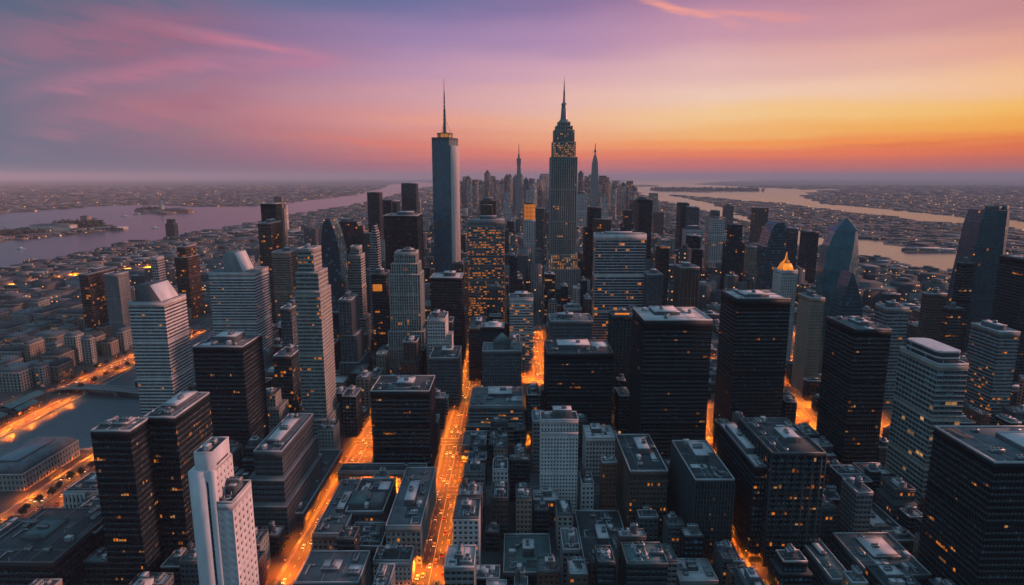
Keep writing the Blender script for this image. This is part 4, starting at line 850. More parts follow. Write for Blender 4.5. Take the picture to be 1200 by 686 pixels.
# ------------------------------------------------------------------ infill blocks between the towers
from mathutils.bvhtree import BVHTree
rng = random.Random(11)
def seg_hit(x0, x1, y0, y1):
    cx, cy_ = (x0+x1)/2, (y0+y1)/2; hx, hy = (x1-x0)/2, (y1-y0)/2
    for p, q, hwid in SEGS:
        for k in range(0, 41):
            t = k / 40; x = p[0] + (q[0]-p[0])*t; y = p[1] + (q[1]-p[1])*t
            if abs(q[0]-p[0]) < 1e-6 and k == 0:
                if abs(x - cx) < hx + hwid and max(y0, min(p[1], q[1])) < min(y1, max(p[1], q[1])): return True
            if abs(x - cx) < hx + hwid * .96 and abs(y - cy_) < hy + hwid * .3: return True
        if abs(q[1]-p[1]) < 1e-6 and abs(p[1] - cy_) < hy + hwid and max(x0, min(p[0], q[0])) < min(x1, max(p[0], q[0])): return True
    return False
def blocked(x0, x1, y0, y1, pad=1.5):
    if x1 > CX0 - 4 and x0 < CX1 + 4 and y0 < 1000: return True
    if x0 < -386 and x1 > -498 and y1 > 536 and y0 < 700: return True
    for h in HEROES:
        if x0 < h[1] + pad and x1 > h[0] - pad and y0 < h[3] + pad and y1 > h[2] - pad: return True
    return False
LOTS = []
def try_lot(x0, x1, y0, y1, h, kind):
    for _ in range(7):
        if x1 - x0 < 7.5 or y1 - y0 < 7.5: return
        if blocked(x0, x1, y0, y1) or seg_hit(x0, x1, y0, y1) or on_water((x0+x1)/2, y0) or on_water((x0+x1)/2, y1):
            # shrink towards the side that is free
            o = rng.choice((0, 1, 2, 3)); k = .3
            if o == 0: x0 += (x1-x0)*k
            elif o == 1: x1 -= (x1-x0)*k
            elif o == 2: y0 += (y1-y0)*k
            else: y1 -= (y1-y0)*k
            continue
        a = proj((x0+x1)/2, y0, h); 
        if a[2] > 0 and -90 < a[0] < 1290 and a[1] < 740: LOTS.append((x0, x1, y0, y1, h, kind)); HEROES.append((x0, x1, y0, y1, h, None))
        return
def fill(xa, xb, ya, yb, w, d, hr, kind, gap=1.2):
    x = xa
    while x < xb - 8:
        ww = min(w * rng.uniform(.7, 1.35), xb - x)
        if xb - x - ww < 9: ww = xb - x
        y = ya
        while y < yb - 8:
            dd = min(d * rng.uniform(.7, 1.35), yb - y)
            if yb - y - dd < 9: dd = yb - y
            h = rng.uniform(*hr) if rng.random() > .12 else rng.uniform(hr[1], hr[1] * 1.35)
            try_lot(x + gap/2, x + ww - gap/2, y + gap/2, y + dd - gap/2, h, kind)
            y += dd
        x += ww
YC = [290] + CROSS + [1125]
for ya, yb in zip(YC[:-1], YC[1:]):
    a, b = ya + 9, yb - 9
    near = yb <= 660
    hr = (14, 36) if near else ((26, 66) if yb < 850 else (32, 86))
    w = 16 if near else 24
    cols = [(-124, -67), (-37, 28), (48, 112), (140, 200), (240, 290), (330, 385)] if not near else [(-124, -67), (-37, 28), (30, 84), (86, 140), (142, 200), (202, 290), (300, 345), (347, 384), (396, 450)]
    for xa, xb in cols: fill(xa, xb, a, b, w, w * 1.2, hr if xa < 230 else (8, 20), 'mix')
    for xa, xb in ((400, 470), (485, 560), (575, 660), (675, 760), (775, 870)): fill(xa, xb, a, b, 30, 30, (12, 34), 'mix')
    if yb > 640:
        for xa, xb in ((-446, -385), (-378, -312), (-288, -225), (-215, -150)): fill(xa, xb, a, b, 26, 30, (20, 48) if xa > -300 else ((7, 12) if xa < -400 and ya < 900 else (14, 30)), 'mix')
    else:
        for xa, xb in ((-444, -389), (-342, -290), (-282, -228), (-222, -153)): fill(xa, xb, a, b, 24, 28, (12, 26), 'mix')
for k in range(2600):
    a, b, w_, d_ = rng.uniform(-340, 470), rng.uniform(300, 700), rng.uniform(9, 19), rng.uniform(9, 19)
    if not (blocked(a, a + w_, b, b + d_, 1.0) or seg_hit(a, a + w_, b, b + d_)): try_lot(a, a + w_, b, b + d_, rng.uniform(9, 26), 'mix')
for k in range(12):
    xb = -545 - 3 - k * 74
    for j in range(8):
        ya = (700 if k < 1 else 560) + j * 74
        if k == 0 and j > 5: break
        if ya < 1130: fill(xb - 62, xb - (6 if k else 10), ya, ya + 62, 32 + k * 2, 34, (17, 28), 'mansard')
fill(-556, -520, 560, 690, 30, 60, (6, 9), 'shed')
for i in range(4): LOTS.append((-700 + 0, -699, 0, 1, 1, 'x')) if False else None
# which of them the camera can see, by rays against plain boxes
bx_v, bx_f, owner = [], [], []
allb = [(h[0], h[1], h[2], h[3], h[4]) for h in HEROES]
idx_of = {}
for i, h in enumerate(HEROES):
    n = len(bx_v); x0, x1, y0, y1, z = h[:5]
    bx_v += [(x0,y0,0),(x1,y0,0),(x1,y1,0),(x0,y1,0),(x0,y0,z),(x1,y0,z),(x1,y1,z),(x0,y1,z)]
    bx_f += [(n,n+1,n+5,n+4),(n+1,n+2,n+6,n+5),(n+2,n+3,n+7,n+6),(n+3,n,n+4,n+7),(n+4,n+5,n+6,n+7)]; owner += [i]*5
tree = BVHTree.FromPolygons(bx_v, bx_f); camv = Vector((0, 0, H))
def seen(i, h):
    x0, x1, y0, y1, z = h[:5]; c = 0; pts = []
    for fx in (.1, .35, .65, .9):
        for fy in (.15, .5, .85): pts.append((x0+(x1-x0)*fx, y0+(y1-y0)*fy, z))
        for fz in (.45, .75, .93): pts.append((x0+(x1-x0)*fx, y0, z*fz))
    sx = x1 if (x0+x1) < 0 else x0
    for fy in (.2, .5, .8):
        for fz in (.5, .85): pts.append((sx, y0+(y1-y0)*fy, z*fz))
    for p in pts:
        a = proj(*p)
        if not (0 <= a[0] <= 1200 and 0 <= a[1] <= 686): continue
        d = (Vector(p) - camv); L_ = d.length; d.normalize()
        hit = tree.ray_cast(camv, d, L_ + 5)
        if hit[0] is None or owner[hit[2]] == i or hit[3] > L_ - .8: c += 1
    return c / len(pts)
score = []
lot_i = [i for i, h in enumerate(HEROES) if h[5] is None]
for L_, i in zip(LOTS, lot_i):
    h = HEROES[i]; s = seen(i, h); a = proj((h[0]+h[1])/2, h[2], h[4])
    area = (F / a[2]) ** 2 * ((h[1]-h[0]) * (h[4] + .4 * (h[3]-h[2])))
    score.append((s * area, s, L_))
score.sort(key=lambda t: -t[0])
vis = [t for t in score if t[1] > .04]
N_THINGS = 325
ONE = vis[:N_THINGS]; REST = vis[N_THINGS:]
# building one infill block with its parts
PAL = [('tan brick', 'tan', 'grey', .5, .55), ('brown brick', 'brown', 'dark', .5, .55), ('grey concrete', 'grey', 'dark', .8, .5), ('dark grey', 'charcoal', 'dark', .9, .6),
       ('slate grey', 'slate', 'dark', .6, .6), ('pale stone', 'pale', 'grey', .5, .55), ('limestone', 'lime', 'dark', .5, .6), ('red brick', 'red', 'dark', .45, .55), ('black glass', 'black', 'teal', .9, .72)]
PW = [1.6, 3, 2.5, 5, 5, .7, 1.4, 1.4, 4]
named = [h for h in HEROES if h[5]]
recs = []
def filler(x0, x1, y0, y1, h, kind):
    r_ = random.Random(int(x0 * 13 + y0 * 7)); w, d = x1 - x0, y1 - y0
    pal = r_.choices(PAL, PW)[0] if kind == 'mix' else (PAL[6] if r_.random() < .6 else PAL[0])
    if kind == 'shed': pal = PAL[4]
    near = y0 < 600
    cx, cy_ = (x0+x1)/2, (y0+y1)/2
    root = empty({'mix': 'office_block', 'mansard': 'mansard_building', 'shed': 'market_shed'}[kind], (cx, cy_, 0), None, 'building', None)
    m = MB(); fh = 3.5; bay = 3.0 if near else 4.2; X0, X1, Y0_, Y1 = -w/2, w/2, -d/2, d/2
    lit = r_.choice((0, 0, 0.01, .02, .03, .10)) * (1 if near else .8)
    bh = 1.4; hb = h
    step = kind == 'mix' and r_.random() < .45 and h > 20 and min(w, d) > 15
    tiers = [(X0, X1, Y0_, Y1, 0, h * (.7 if step else 1))]
    if step: i = r_.uniform(.1, .2); j = r_.uniform(.0, .2); tiers.append((X0 + w*i, X1 - w*j, Y0_ + d*i, Y1 - d*j, h*.7, h))
    for a, b, c, e, z0, z1 in tiers:
        ny = max(1, round((z1 - z0 - bh) / fh))
        for o, u, fw in faces(a, b, c, e, z0): m.cells(o, u, fw, z1 - z0 - bh, max(1, round(fw / bay)), ny, pal[3], pal[4], .3, 0, 1, lit, 2, reveal=near, litrow=.1)
        m.box(a-.06, b+.06, c-.06, e+.06, z1 - bh, z1 - .02, 0, 3)
    lm = LIT if r_.random() < .7 else LITW
    deck = r_.choice(('dark', 'dark', 'grey', 'grey', 'pale', 'green'))
    m.build('facade', [W[pal[1]], G[pal[2]], lm, ROOF[deck]], root)
    a, b, c, e, z0, z1 = tiers[-1]
    feat = ''
    if kind == 'mansard':
        q = MB(); ov = .3; iw = min(4.5, w * .2); q.frustum(0, 0, h, h + .5, w/2+ov, d/2+ov, w/2+ov, d/2+ov, 1); q.frustum(0, 0, h+.5, h + 4.6, w/2, d/2, w/2 - iw, d/2 - iw, 0, 0)
        q.build('mansard_roof', [ROOF[r_.choice(('grey', 'dark'))], TRIM], root)
        for k in range(r_.randint(2, 4)):
            q = MB(); xx, yy = r_.uniform(-w*.25, w*.25), r_.uniform(-d*.25, d*.25); q.box(xx-.9, xx+.9, yy-.45, yy+.45, h+4.5, h+6.6, 0); q.build('chimney', [W['brown']], root)
        feat = 'steep mansard roof'
    elif kind == 'shed':
        q = MB(); V = [(-w/2-.4,-d/2,h),(w/2+.4,-d/2,h),(w/2+.4,d/2,h),(-w/2-.4,d/2,h),(0,-d/2,h+3),(0,d/2,h+3)]
        q.quads(V, [(0,4,5,3),(1,2,5,4),(0,1,4,4),(2,3,5,5)], np.array([0,0,0,0])); q.build('gable_roof', [ROOF['green']], root); feat = 'low gabled roof'
    else:
        tank = r_.random() < .22 and h < 50 and pal[1] in ('tan', 'brown', 'red', 'lime', 'pale', 'slate')
        roof_kit(root, a, b, c, e, z1, r_, deck, TRIM if r_.random() < .45 else TRIMD, pent=r_.choice((0, .25, .35, .45)), n=r_.randint(4, 9) if near else 2, ph=r_.uniform(2.5, 5), tank=tank, far=not near, pentmat=W[r_.choice(('grey', 'slate', 'pale', 'slate'))])
        feat = 'rooftop water tank' if tank else {'dark': 'dark flat roof', 'grey': 'grey gravel roof', 'pale': 'pale roof', 'green': 'blue-green roof'}[deck]
        if step: feat = 'stepped ' + feat if not tank else feat
    pc = proj(cx, y0, h)
    best = None
    for hh in named:
        q = proj((hh[0]+hh[1])/2, hh[2], hh[4] * .6); dd = math.hypot(q[0] - pc[0], (q[1] - pc[1]) * 1.3) + abs(hh[2] - y0) * .35
        if best is None or dd < best[0]: best = (dd, hh, q)
    hh = best[1]; hx = (hh[0]+hh[1])/2
    if y0 > hh[3] - 3 and hh[0] - 25 < cx < hh[1] + 25: rel = 'behind'
    elif y1 < hh[2] + 3 and hh[0] - 25 < cx < hh[1] + 25: rel = 'in front of'
    else: rel = 'left of' if cx < hx else 'right of'
    size = 'tall' if h > 48 else ('low' if h < 18 else ('broad' if w > 30 else 'mid-rise'))
    recs.append([root, size, pal[0], feat, rel, hh[5], best[0], kind])
for s_, v_, L_ in ONE: filler(*L_)
ORD = ['', 'second', 'third', 'fourth', 'fifth', 'sixth', 'seventh', 'eighth', 'ninth', 'tenth', 'eleventh', 'twelfth']
from collections import defaultdict
grp = defaultdict(list)
for rc in recs: grp[tuple(rc[1:6])].append(rc)
used_l = set()
for key, lst in grp.items():
    lst.sort(key=lambda r_: r_[6])
    for i, rc in enumerate(lst):
        noun = {'mix': 'block', 'mansard': 'building', 'shed': 'shed'}[rc[7]]
        o = ('first ' if len(lst) > 1 else '') if i == 0 else (ORD[i] if i < len(ORD) else str(i + 1) + 'th') + ' '
        lab = f"{rc[1]} {rc[2]} {noun} with {rc[3]}, {o}{rc[4]} the {rc[5]}"
        if len(lab.split()) > 16: lab = f"{rc[1]} {rc[2]} {noun}, {rc[3]}, {o}{rc[4]} {rc[5]}"
        rc[0]['label'] = lab; rc[0]['group'] = {'mix': 'mid-rise blocks between the towers', 'mansard': 'mansard buildings on the left bank', 'shed': 'sheds on the quay'}[rc[7]]
def core(px, py):      # between the two rivers
    return inpoly(px, py, [(-300, 400), (-300, 345), (0,316),(110,293),(232,274),(350,251),(430,238),(480,224),(520,214),(730,213),(747,227),(797,240),(865,260),(937,288),(1015,302),(1085,318),(1120,322),(1400,352),(1400,500)])
# ------------------------------------------------------------------ single towers of the middle distance
r_ = random.Random(21); mt = []
for k in range(400):
    if len(mt) >= 62: break
    Y = r_.uniform(1180, 3000); px = r_.gauss(600, 130) if r_.random() < .75 else r_.uniform(330, 900); w = r_.uniform(22, 44); d = r_.uniform(20, 40)
    x = (px - 600) / F * Y * 1.0; top = r_.uniform(236, 292) - (Y - 1180) / 1800 * 18
    if 500 < px < 548 or 634 < px < 690 and Y < 1900: continue
    z = yp(px, top, Y)[2]
    if not 55 < z < 215 or on_water(x, Y) or not core(*proj(x, Y, 0)[:2]): continue
    if any(x - w/2 < h[1]+4 and x + w/2 > h[0]-4 and Y < h[3]+4 and Y + d > h[2]-4 for h in HEROES): continue
    HEROES.append((x-w/2, x+w/2, Y, Y+d, z, None)); mt.append((px, top, Y, w, d, z, x))
mt.sort(key=lambda t: t[0])
for k, (px, top, Y, w, d, z, x) in enumerate(mt):
    wk, gk, wn_ = r_.choice((('tan', 'grey', 'tan'), ('lime', 'grey', 'stone-grey'), ('charcoal', 'dark', 'dark'), ('slate', 'dark', 'slate'), ('black', 'teal', 'black glass'), ('pale', 'grey', 'pale'), ('brown', 'bronze', 'brown')))
    r = empty('distant_tower', (x, Y + d/2, 0), None, 'tower', 'towers of the middle distance'); st = r_.choice(('flat', 'stepped', 'capped'))
    m = MB(); t1 = z * (.78 if st == 'stepped' else 1); bb = 4 + Y / 1500
    for o, u, fw in faces(-w/2, w/2, -d/2, d/2, 0): m.cells(o, u, fw, t1, max(2, round(fw / bb)), max(3, round(t1 / (4 + Y/2500))), .6, .6, .3, 0, 1, .02, 2, reveal=False, litrow=.08)
    m.box(-w/2, w/2, -d/2, d/2, t1 - 1, t1, 0, 3); m.build('shaft', [W[wk], G[gk], LIT, ROOF['grey']], r)
    if st == 'stepped':
        m = MB(); a, b = w * .34, d * .36
        for o, u, fw in faces(-a, a, -b, b, t1): m.cells(o, u, fw, z - t1, max(2, round(fw / bb)), max(2, round((z - t1) / 5)), .6, .6, .3, 0, 1, .02, 2, reveal=False)
        m.box(-a, a, -b, b, z - 1, z, 0, 3); m.build('setback', [W[wk], G[gk], LIT, ROOF['grey']], r)
    elif st == 'capped': m = MB(); m.box(-w*.3, w*.3, -d*.3, d*.3, t1, t1 + 7, 0, 1); m.build('penthouse', [W['slate'], ROOF['pale']], r)
    ref = min(named, key=lambda h: abs(proj((h[0]+h[1])/2, h[2], h[4])[0] - px) + abs(proj((h[0]+h[1])/2, h[2], h[4])[1] - top) * .6 + (0 if h[2] > 600 else 60))
    rx = proj((ref[0]+ref[1])/2, ref[2], ref[4])[0]
    mt[k] = (r, f"{st} {wn_} distant tower", 'left of' if px < rx - 6 else ('right of' if px > rx + 6 else 'behind'), ref[5], abs(px - rx))
g2 = defaultdict(list)
for t in mt: g2[t[1:4]].append(t)
for key, lst in g2.items():
    lst.sort(key=lambda t: t[4])
    for i, t in enumerate(lst): t[0]['label'] = f"{t[1]} {('first ' if len(lst) > 1 else '') if i == 0 else ORD[i] + ' '}{t[2]} the {t[3]}, in the middle distance"
# the rest of the city as one mass: thousands of far blocks nobody could count
def mass_mat(name, c, litp, rough=.85):
    m = mat(name, c, rough, 0, .3, var=.2, scale=.02, rnd=.6)
    nt = m.node_tree; N = nt.nodes; L = nt.links; b = N['Principled BSDF']
    geo = N.new('ShaderNodeNewGeometry'); s1 = N.new('ShaderNodeSeparateXYZ'); L.new(geo.outputs['Position'], s1.inputs[0])
    def M(op, a, b_=None):
        n = N.new('ShaderNodeMath'); n.operation = op
        for i, v in enumerate((a, b_)):
            if v is None: continue
            if isinstance(v, (int, float)): n.inputs[i].default_value = v
            else: L.new(v, n.inputs[i])
        return n.outputs[0]
    xy = M('ADD', s1.outputs[0], s1.outputs[1]); fx = M('MULTIPLY', xy, .22); fz = M('MULTIPLY', s1.outputs[2], .25)
    win = M('MULTIPLY', M('LESS_THAN', M('FRACT', fx), .6), M('LESS_THAN', M('FRACT', fz), .5))
    cv = N.new('ShaderNodeCombineXYZ'); L.new(M('FLOOR', fx), cv.inputs[0]); L.new(M('FLOOR', fz), cv.inputs[1]); L.new(M('FLOOR', M('MULTIPLY', s1.outputs[1], .05)), cv.inputs[2])
    wn = N.new('ShaderNodeTexWhiteNoise'); L.new(cv.outputs[0], wn.inputs['Vector'])
    lit = M('MULTIPLY', win, M('GREATER_THAN', wn.outputs['Value'], 1 - litp))
    col = b.inputs['Base Color'].links[0].from_socket
    mx = N.new('ShaderNodeMix'); mx.data_type = 'RGBA'; L.new(win, mx.inputs[0]); L.new(col, mx.inputs[6]); mx.inputs[7].default_value = (.03, .035, .04, 1); L.new(mx.outputs[2], b.inputs['Base Color'])
    b.inputs['Emission Color'].default_value = (1, .4, .12, 1); L.new(M('MULTIPLY', lit, 1.2), b.inputs['Emission Strength'])
    return m
MW = [mass_mat('far_wall_grey', (.16, .165, .17), .045), mass_mat('far_wall_tan', (.17, .14, .13), .06), mass_mat('far_wall_dark', (.05, .06, .068), .04)]
MR_ = [mat('far_roof_dark', (.06, .065, .07), .9, var=.2, scale=.02, rnd=.5), mat('far_roof_pale', (.2, .19, .2), .9, var=.2, scale=.02, rnd=.5)]
SPECK = mat('far_lamp_glow', (.3, .15, .05), .6, emis=((1.0, .42, .12), 1.1), rnd=.5)
m = MB(); spk = MB(); nr = np.random.default_rng(5)
for s_, v_, L_ in REST: m.box(*L_[:4], 0, L_[4], rng.randrange(3), 3 + (rng.random() < .3))
def city(y0, y1, xlim, step, hfun, fillp, island=None):  # one belt of blocks
    y = y0
    while y < y1:
        x = -xlim(y); 
        while x < xlim(y):
            if rng.random() < fillp:
                w = step * rng.uniform(.5, .86); d = step * rng.uniform(.5, .86)
                if (x < -430 or x > 620) and y < 4200:
                    if rng.random() < .5: x += step; continue
                    w *= rng.uniform(1.1, 2.7); d *= rng.uniform(.9, 1.7)
                cx = x + rng.uniform(0, step - w) + w/2; cy_ = y + rng.uniform(0, step - d) + d/2
                a = proj(cx, cy_, 0)
                if -60 < a[0] < 1260 and not on_water(cx, cy_) and not on_water(cx, cy_ - d) and not (CX0 - 5 < cx < CX1 + 5 and cy_ < 1020):
                    h = hfun(cx, cy_, a)
                    if y < 2400 and any(abs(cy_ - (p[1] + (q[1]-p[1]) * (cx-p[0]) / (q[0]-p[0]))) < 22 + d * .5 + w * .4 for p, q in zip(SHORE[:-1], SHORE[1:]) if min(p[0], q[0]) - 5 <= cx <= max(p[0], q[0]) + 5): h = 0
                    if h > 0 and not any(cx - w/2 < hh[1]+3 and cx + w/2 > hh[0]-3 and cy_ - d/2 < hh[3]+3 and cy_ + d/2 > hh[2]-3 for hh in BIG if abs(hh[2] - cy_) < 150):
                        far_ = not core(a[0], a[1]); m.box(cx-w/2, cx+w/2, cy_-d/2, cy_+d/2, 0, h, rng.choices((0, 1, 2), (1, .6, 5) if far_ else (3, 2.2, 4))[0], 3 + (rng.random() < (.12 if far_ else .25)))
                        if rng.random() < .3 and step < 70: ww = w * .2; m.box(cx-ww, cx+ww, cy_-ww, cy_+ww, h, h + rng.uniform(3, 7), rng.randrange(3), 3 + (rng.random() < .4))
                        if rng.random() < .26: s2 = min(11, 1.6 + cy_ / 900); spk.box(cx+w/2+1, cx+w/2+1+s2, cy_-d/2-2, cy_-d/2-2+s2, 0.5, 1.5 + cy_ / 1500)
            x += step
        y += step
BIG = [h for h in HEROES if h[2] > 1000]
def hf1(x, y, a):
    if not core(a[0], a[1]): return rng.uniform(5, 13) if x < 0 else rng.uniform(3, 9)
    if a[0] > 800 and y > 1500: return rng.uniform(6, 15)
    c = math.exp(-((x - 60) / 480) ** 2); base = 19 + 52 * c * (1 if y < 2200 else .55) + (8 if y < 1500 else 0)
    if x < -430 and a[1] < 345 - a[0] * .12: return rng.uniform(5, 12)
    if x < -430 and y < 2200: return rng.uniform(12, 30) if rng.random() < .93 else rng.uniform(40, 70)
    h = base * rng.uniform(.55, 1.3)
    if rng.random() < .06 * c: h *= rng.uniform(1.4, 2.3)
    return h
city(1140, 2200, lambda y: y * .95, 31, hf1, .9)
city(2200, 4200, lambda y: y * .95, 46, hf1, .85)
city(4200, 8000, lambda y: y * .92, 92, lambda x, y, a: hf1(x, y, a) * 1.1, .7)
city(8000, 17000, lambda y: y * .9, 210, lambda x, y, a: rng.uniform(8, 24), .5)
tag(m.build('city_blocks', MW + MR_), 'hazy mass of countless far city blocks between and beyond the rivers', None, None, 'stuff')
tag(spk.build('distant_street_lights', SPECK), 'countless faint orange street lights scattered through the far city', None, None, 'stuff')
# ------------------------------------------------------------------ downtown skyline far off
r_ = random.Random(3)
DT = []
for k in range(46):
    if k < 30: px = 538 + k * 6.4 + r_.uniform(-2.5, 2.5)
    else: px = 560 + r_.uniform(0, 160)
    if 640 < px < 682: continue
    top = 212 + r_.uniform(-6, 6) + (4 if px > 730 else 0); Y = r_.uniform(4300, 5600)
    if 600 < px < 640: top -= 3
    DT.append((px, top, Y, r_.uniform(5, 11)))
DT += [(571, 203, 4400, 7), (578, 207, 4500, 8), (547, 207, 4200, 8), (707, 206, 4000, 8), (722, 212, 3800, 7), (731, 218, 3600, 8), (744, 224, 3300, 6), (690, 208, 4400, 7), (681, 203, 4300, 6), (594, 207, 4300, 6), (556, 211, 4000, 9)]
for k in range(42): DT.append((r_.uniform(541, 636) if k % 3 else r_.uniform(684, 752), r_.uniform(207, 220) + (5 if k % 3 == 0 else 0), r_.uniform(3300, 5400), r_.uniform(3.5, 8)))
DT.sort(key=lambda t: t[0])
for k, (px, top, Y, wp) in enumerate(DT):
    a = yp(px - wp/2, top, Y); b = yp(px + wp/2, top, Y); w = b[0] - a[0]; d = w * r_.uniform(.8, 1.2); cx = (a[0]+b[0])/2
    r = empty('downtown_tower', (cx, Y + d/2, 0), None, 'tower', 'downtown towers on the horizon')
    m = MB(); z = a[2]; st = r_.random()
    m.box(-w/2, w/2, -d/2, d/2, 0, z * (.85 if st < .5 else 1), 0, 1)
    if st < .5: m.box(-w*.33, w*.33, -d*.35, d*.35, z*.85, z, 0, 1)
    m.build('shaft', [MW[k % 3], MR_[0]], r)
    if st > .7: q = MB(); q.frustum(0, 0, z, z + w*.5, w*.4, d*.4, w*.1, d*.1, 0); q.build('pointed_roof', MR_[0], r)
    side = 'left of' if px < 645 else 'right of'
    n = sum(1 for t in DT if (t[0] < 645) == (px < 645) and abs(t[0] - 661) < abs(px - 661)) + 1
    kind = 'stepped' if st < .5 else ('pointed' if st > .7 else 'flat-topped')
    r['label'] = f"{kind} hazy downtown tower, number {n} {side} the great spired tower on the skyline"
def far_spire(px, Y, keys, label, mast):
    ks = []
    cx = yp(px, 200, Y)[0]
    for py, hwp in keys: z = yp(px, py, Y)[2]; hw = yp(px + hwp, py, Y)[0] - cx; ks.append((max(z, 0), [(-hw, -hw), (hw, -hw), (hw, hw), (-hw, hw)]))
    ks[0] = (0, ks[0][1])
    r = empty('spired_tower', (cx, Y, 0), label, 'tower')
    m = loft(MB(), ks, 9, 0, 1, .8, 12); m.build('shaft', [W['grey'], W['lime'], LIT, ROOF['dark']], r)
    z0 = ks[-1][0]; z1 = yp(px, mast, Y)[2]; m = MB(); m.cyl(0, 0, z0, z0 + (z1-z0)*.3, 7, 4, 8); m.cyl(0, 0, z0 + (z1-z0)*.3, z1, 2.6, 1.2, 6); m.build('mast', STEEL, r)
far_spire(608, 3400, [(250, 3.4), (215, 3.2), (196, 2.0), (186, 2.8)], 'hazy tapering tower with thin mast on the skyline between the two great towers', 169)
far_spire(697, 3000, [(250, 3.6), (205, 3.6), (190, 3.2), (183, 1.8), (179, .7)], 'slim pointed hazy tower with needle on the skyline right of the great spired tower', 168)
# ------------------------------------------------------------------ harbour islands, monument, boats, far shore
def place(name, cat, label, px, py, z=1.8): p = gp(px, py, z); return empty(name, tuple(p), label, cat)
COP = mat('aged_copper', (.16, .22, .20), .6)
r = place('monument', 'statue', 'tiny robed statue on a tall stone pedestal on its harbour island', 190, 248.5)
m = MB(); m.frustum(0, 0, 0, 10, 40, 40, 36, 36, 0); m.frustum(0, 0, 10, 45, 13, 13, 9, 9, 0); m.box(-11, 11, -11, 11, 45, 48, 0); m.build('pedestal', W['lime'], r)
m = MB(); m.cyl(0, 0, 48, 70, 8, 5.5, 10); m.cyl(0, 0, 70, 84, 5.5, 4, 10); m.cyl(0, 0, 84, 90, 2.4, 2.0, 8); m.bar((3, 0, 82), (6, 0, 98), 1.4, 0, 8); m.bar((-3,-1,80), (-5.5,-4,68), 1.5, 0, 8); m.cyl(6, 0, 98, 101, 1.4, .6, 8)
for k in range(7): t = -1.2 + k * .4; m.bar((math.sin(t)*2, 0, 89), (math.sin(t)*4.6, 0, 89 + math.cos(t)*4.2), .25)
m.build('figure', COP, r)
TREEL = mat('dark_foliage', (.035, .048, .03), .9, var=.4, scale=.5)
BARK = mat('bark', (.09, .07, .05), .9)
def crown_mesh(name, rad, n, seed, leaf):
    g = np.random.default_rng(seed); m = MB(); cl = g.normal(size=(9, 3)); cl /= np.linalg.norm(cl, axis=1)[:, None]; cl *= rad * .55; cl[:, 2] *= .7
    c = cl[g.integers(0, 9, n)] + g.normal(size=(n, 3)) * rad * .3
    a = g.normal(size=(n, 3)); a /= np.linalg.norm(a, axis=1)[:, None]; b = np.cross(a, g.normal(size=(n, 3))); b /= np.linalg.norm(b, axis=1)[:, None]
    s = leaf * g.uniform(.6, 1.3, n)[:, None]
    V = np.stack([c - a*s - b*s*.6, c + a*s - b*s*.6, c + a*s + b*s*.6, c - a*s + b*s*.6], 1); m.quads(V, np.arange(n*4).reshape(-1, 4), 0)
    o = m.build(name, TREEL); me = o.data; bpy.data.objects.remove(o); return me
CR = [crown_mesh('crown', 3.2, 420, s, .45) for s in (1, 2, 3)]
m = MB(); m.cyl(0, 0, 0, 4.2, .28, .16, 8); m.bar((0,0,3.2), (1.3,.4,5.6), .09); m.bar((0,0,3.4), (-1.1,.8,5.8), .09); m.bar((0,0,3.8), (.2,-1.2,6), .08); o = m.build('trunk', BARK); TRK = o.data; bpy.data.objects.remove(o)
def street_tree(x, y, s, label, group, z=0, name='street_tree'):
    r = empty(name, (x, y, z), label, 'tree', group); inst('trunk', TRK, r, (0,0,0), (s, s, s)); inst('crown', rng.choice(CR), r, (0, 0, 6.2*s), (s, s, s*.9), rng.uniform(0, 6)); return r
for k in range(24): street_tree(QUAY + rng.uniform(-2.2, 2.2), 345 + k * 11 + rng.uniform(-3, 3), rng.uniform(.8, 1.15), 'small dark tree on the median of the lit avenue beside the canal blocks', 'trees on the median of the left avenue')
for k in range(26): street_tree(-546 + rng.uniform(-1.5, 1.5) if k % 2 else -511 + rng.uniform(-1, 1), 705 + k * 11, rng.uniform(.8, 1.1), 'small dark tree lining the lit quay road beyond the bridge', 'trees along the quay road')
# island buildings
def small(name, cat, label, px, py, w, d, h, mats, roof=False, z=1.8):
    r = place(name, cat, label, px, py, z); m = MB()
    for o, u, fw in faces(-w/2, w/2, -d/2, d/2, 0): m.cells(o, u, fw, h, max(2, fw//8), max(1, h//5), .5, .5, .4, 0, 1, .15, 2, reveal=False)
    m.box(-w/2, w/2, -d/2, d/2, h-.5, h, 0); m.build('wall', [mats, G['grey'], LITW], r)
    q = MB(); q.frustum(0, 0, h, h + (6 if roof else 1), w/2+1, d/2+1, w*(.3 if roof else .52), d*.1 if roof else d*.52, 0); q.build('roof', ROOF['grey' if roof else 'pale'], r); return r
small('harbour_building', 'building', 'pale long hall on the near harbour island', 64, 270, 190, 60, 26, W['pale'], True)
small('harbour_building', 'building', 'low orange-lit shed at the left end of the near harbour island', 36, 274, 120, 50, 12, W['tan'])
small('harbour_building', 'building', 'small domed-looking tower block on the near harbour island beside the trees', 102, 266, 34, 34, 52, W['tan'], True)
small('harbour_building', 'building', 'flat pale pier shed at the tip of the near harbour island', 128, 269, 160, 40, 10, W['pale'])
small('harbour_building', 'building', 'small brick lodge beside the statue on the harbour island', 208, 249, 180, 60, 20, W['red'], True)
small('river_pier_building', 'building', 'orange-lit low terminal on the right river pier', 1082, 294, 110, 24, 9, W['tan'])
small('river_pier_building', 'building', 'pale low shed on the right river pier beside the lit terminal', 1106, 294.5, 70, 22, 7, W['pale'])
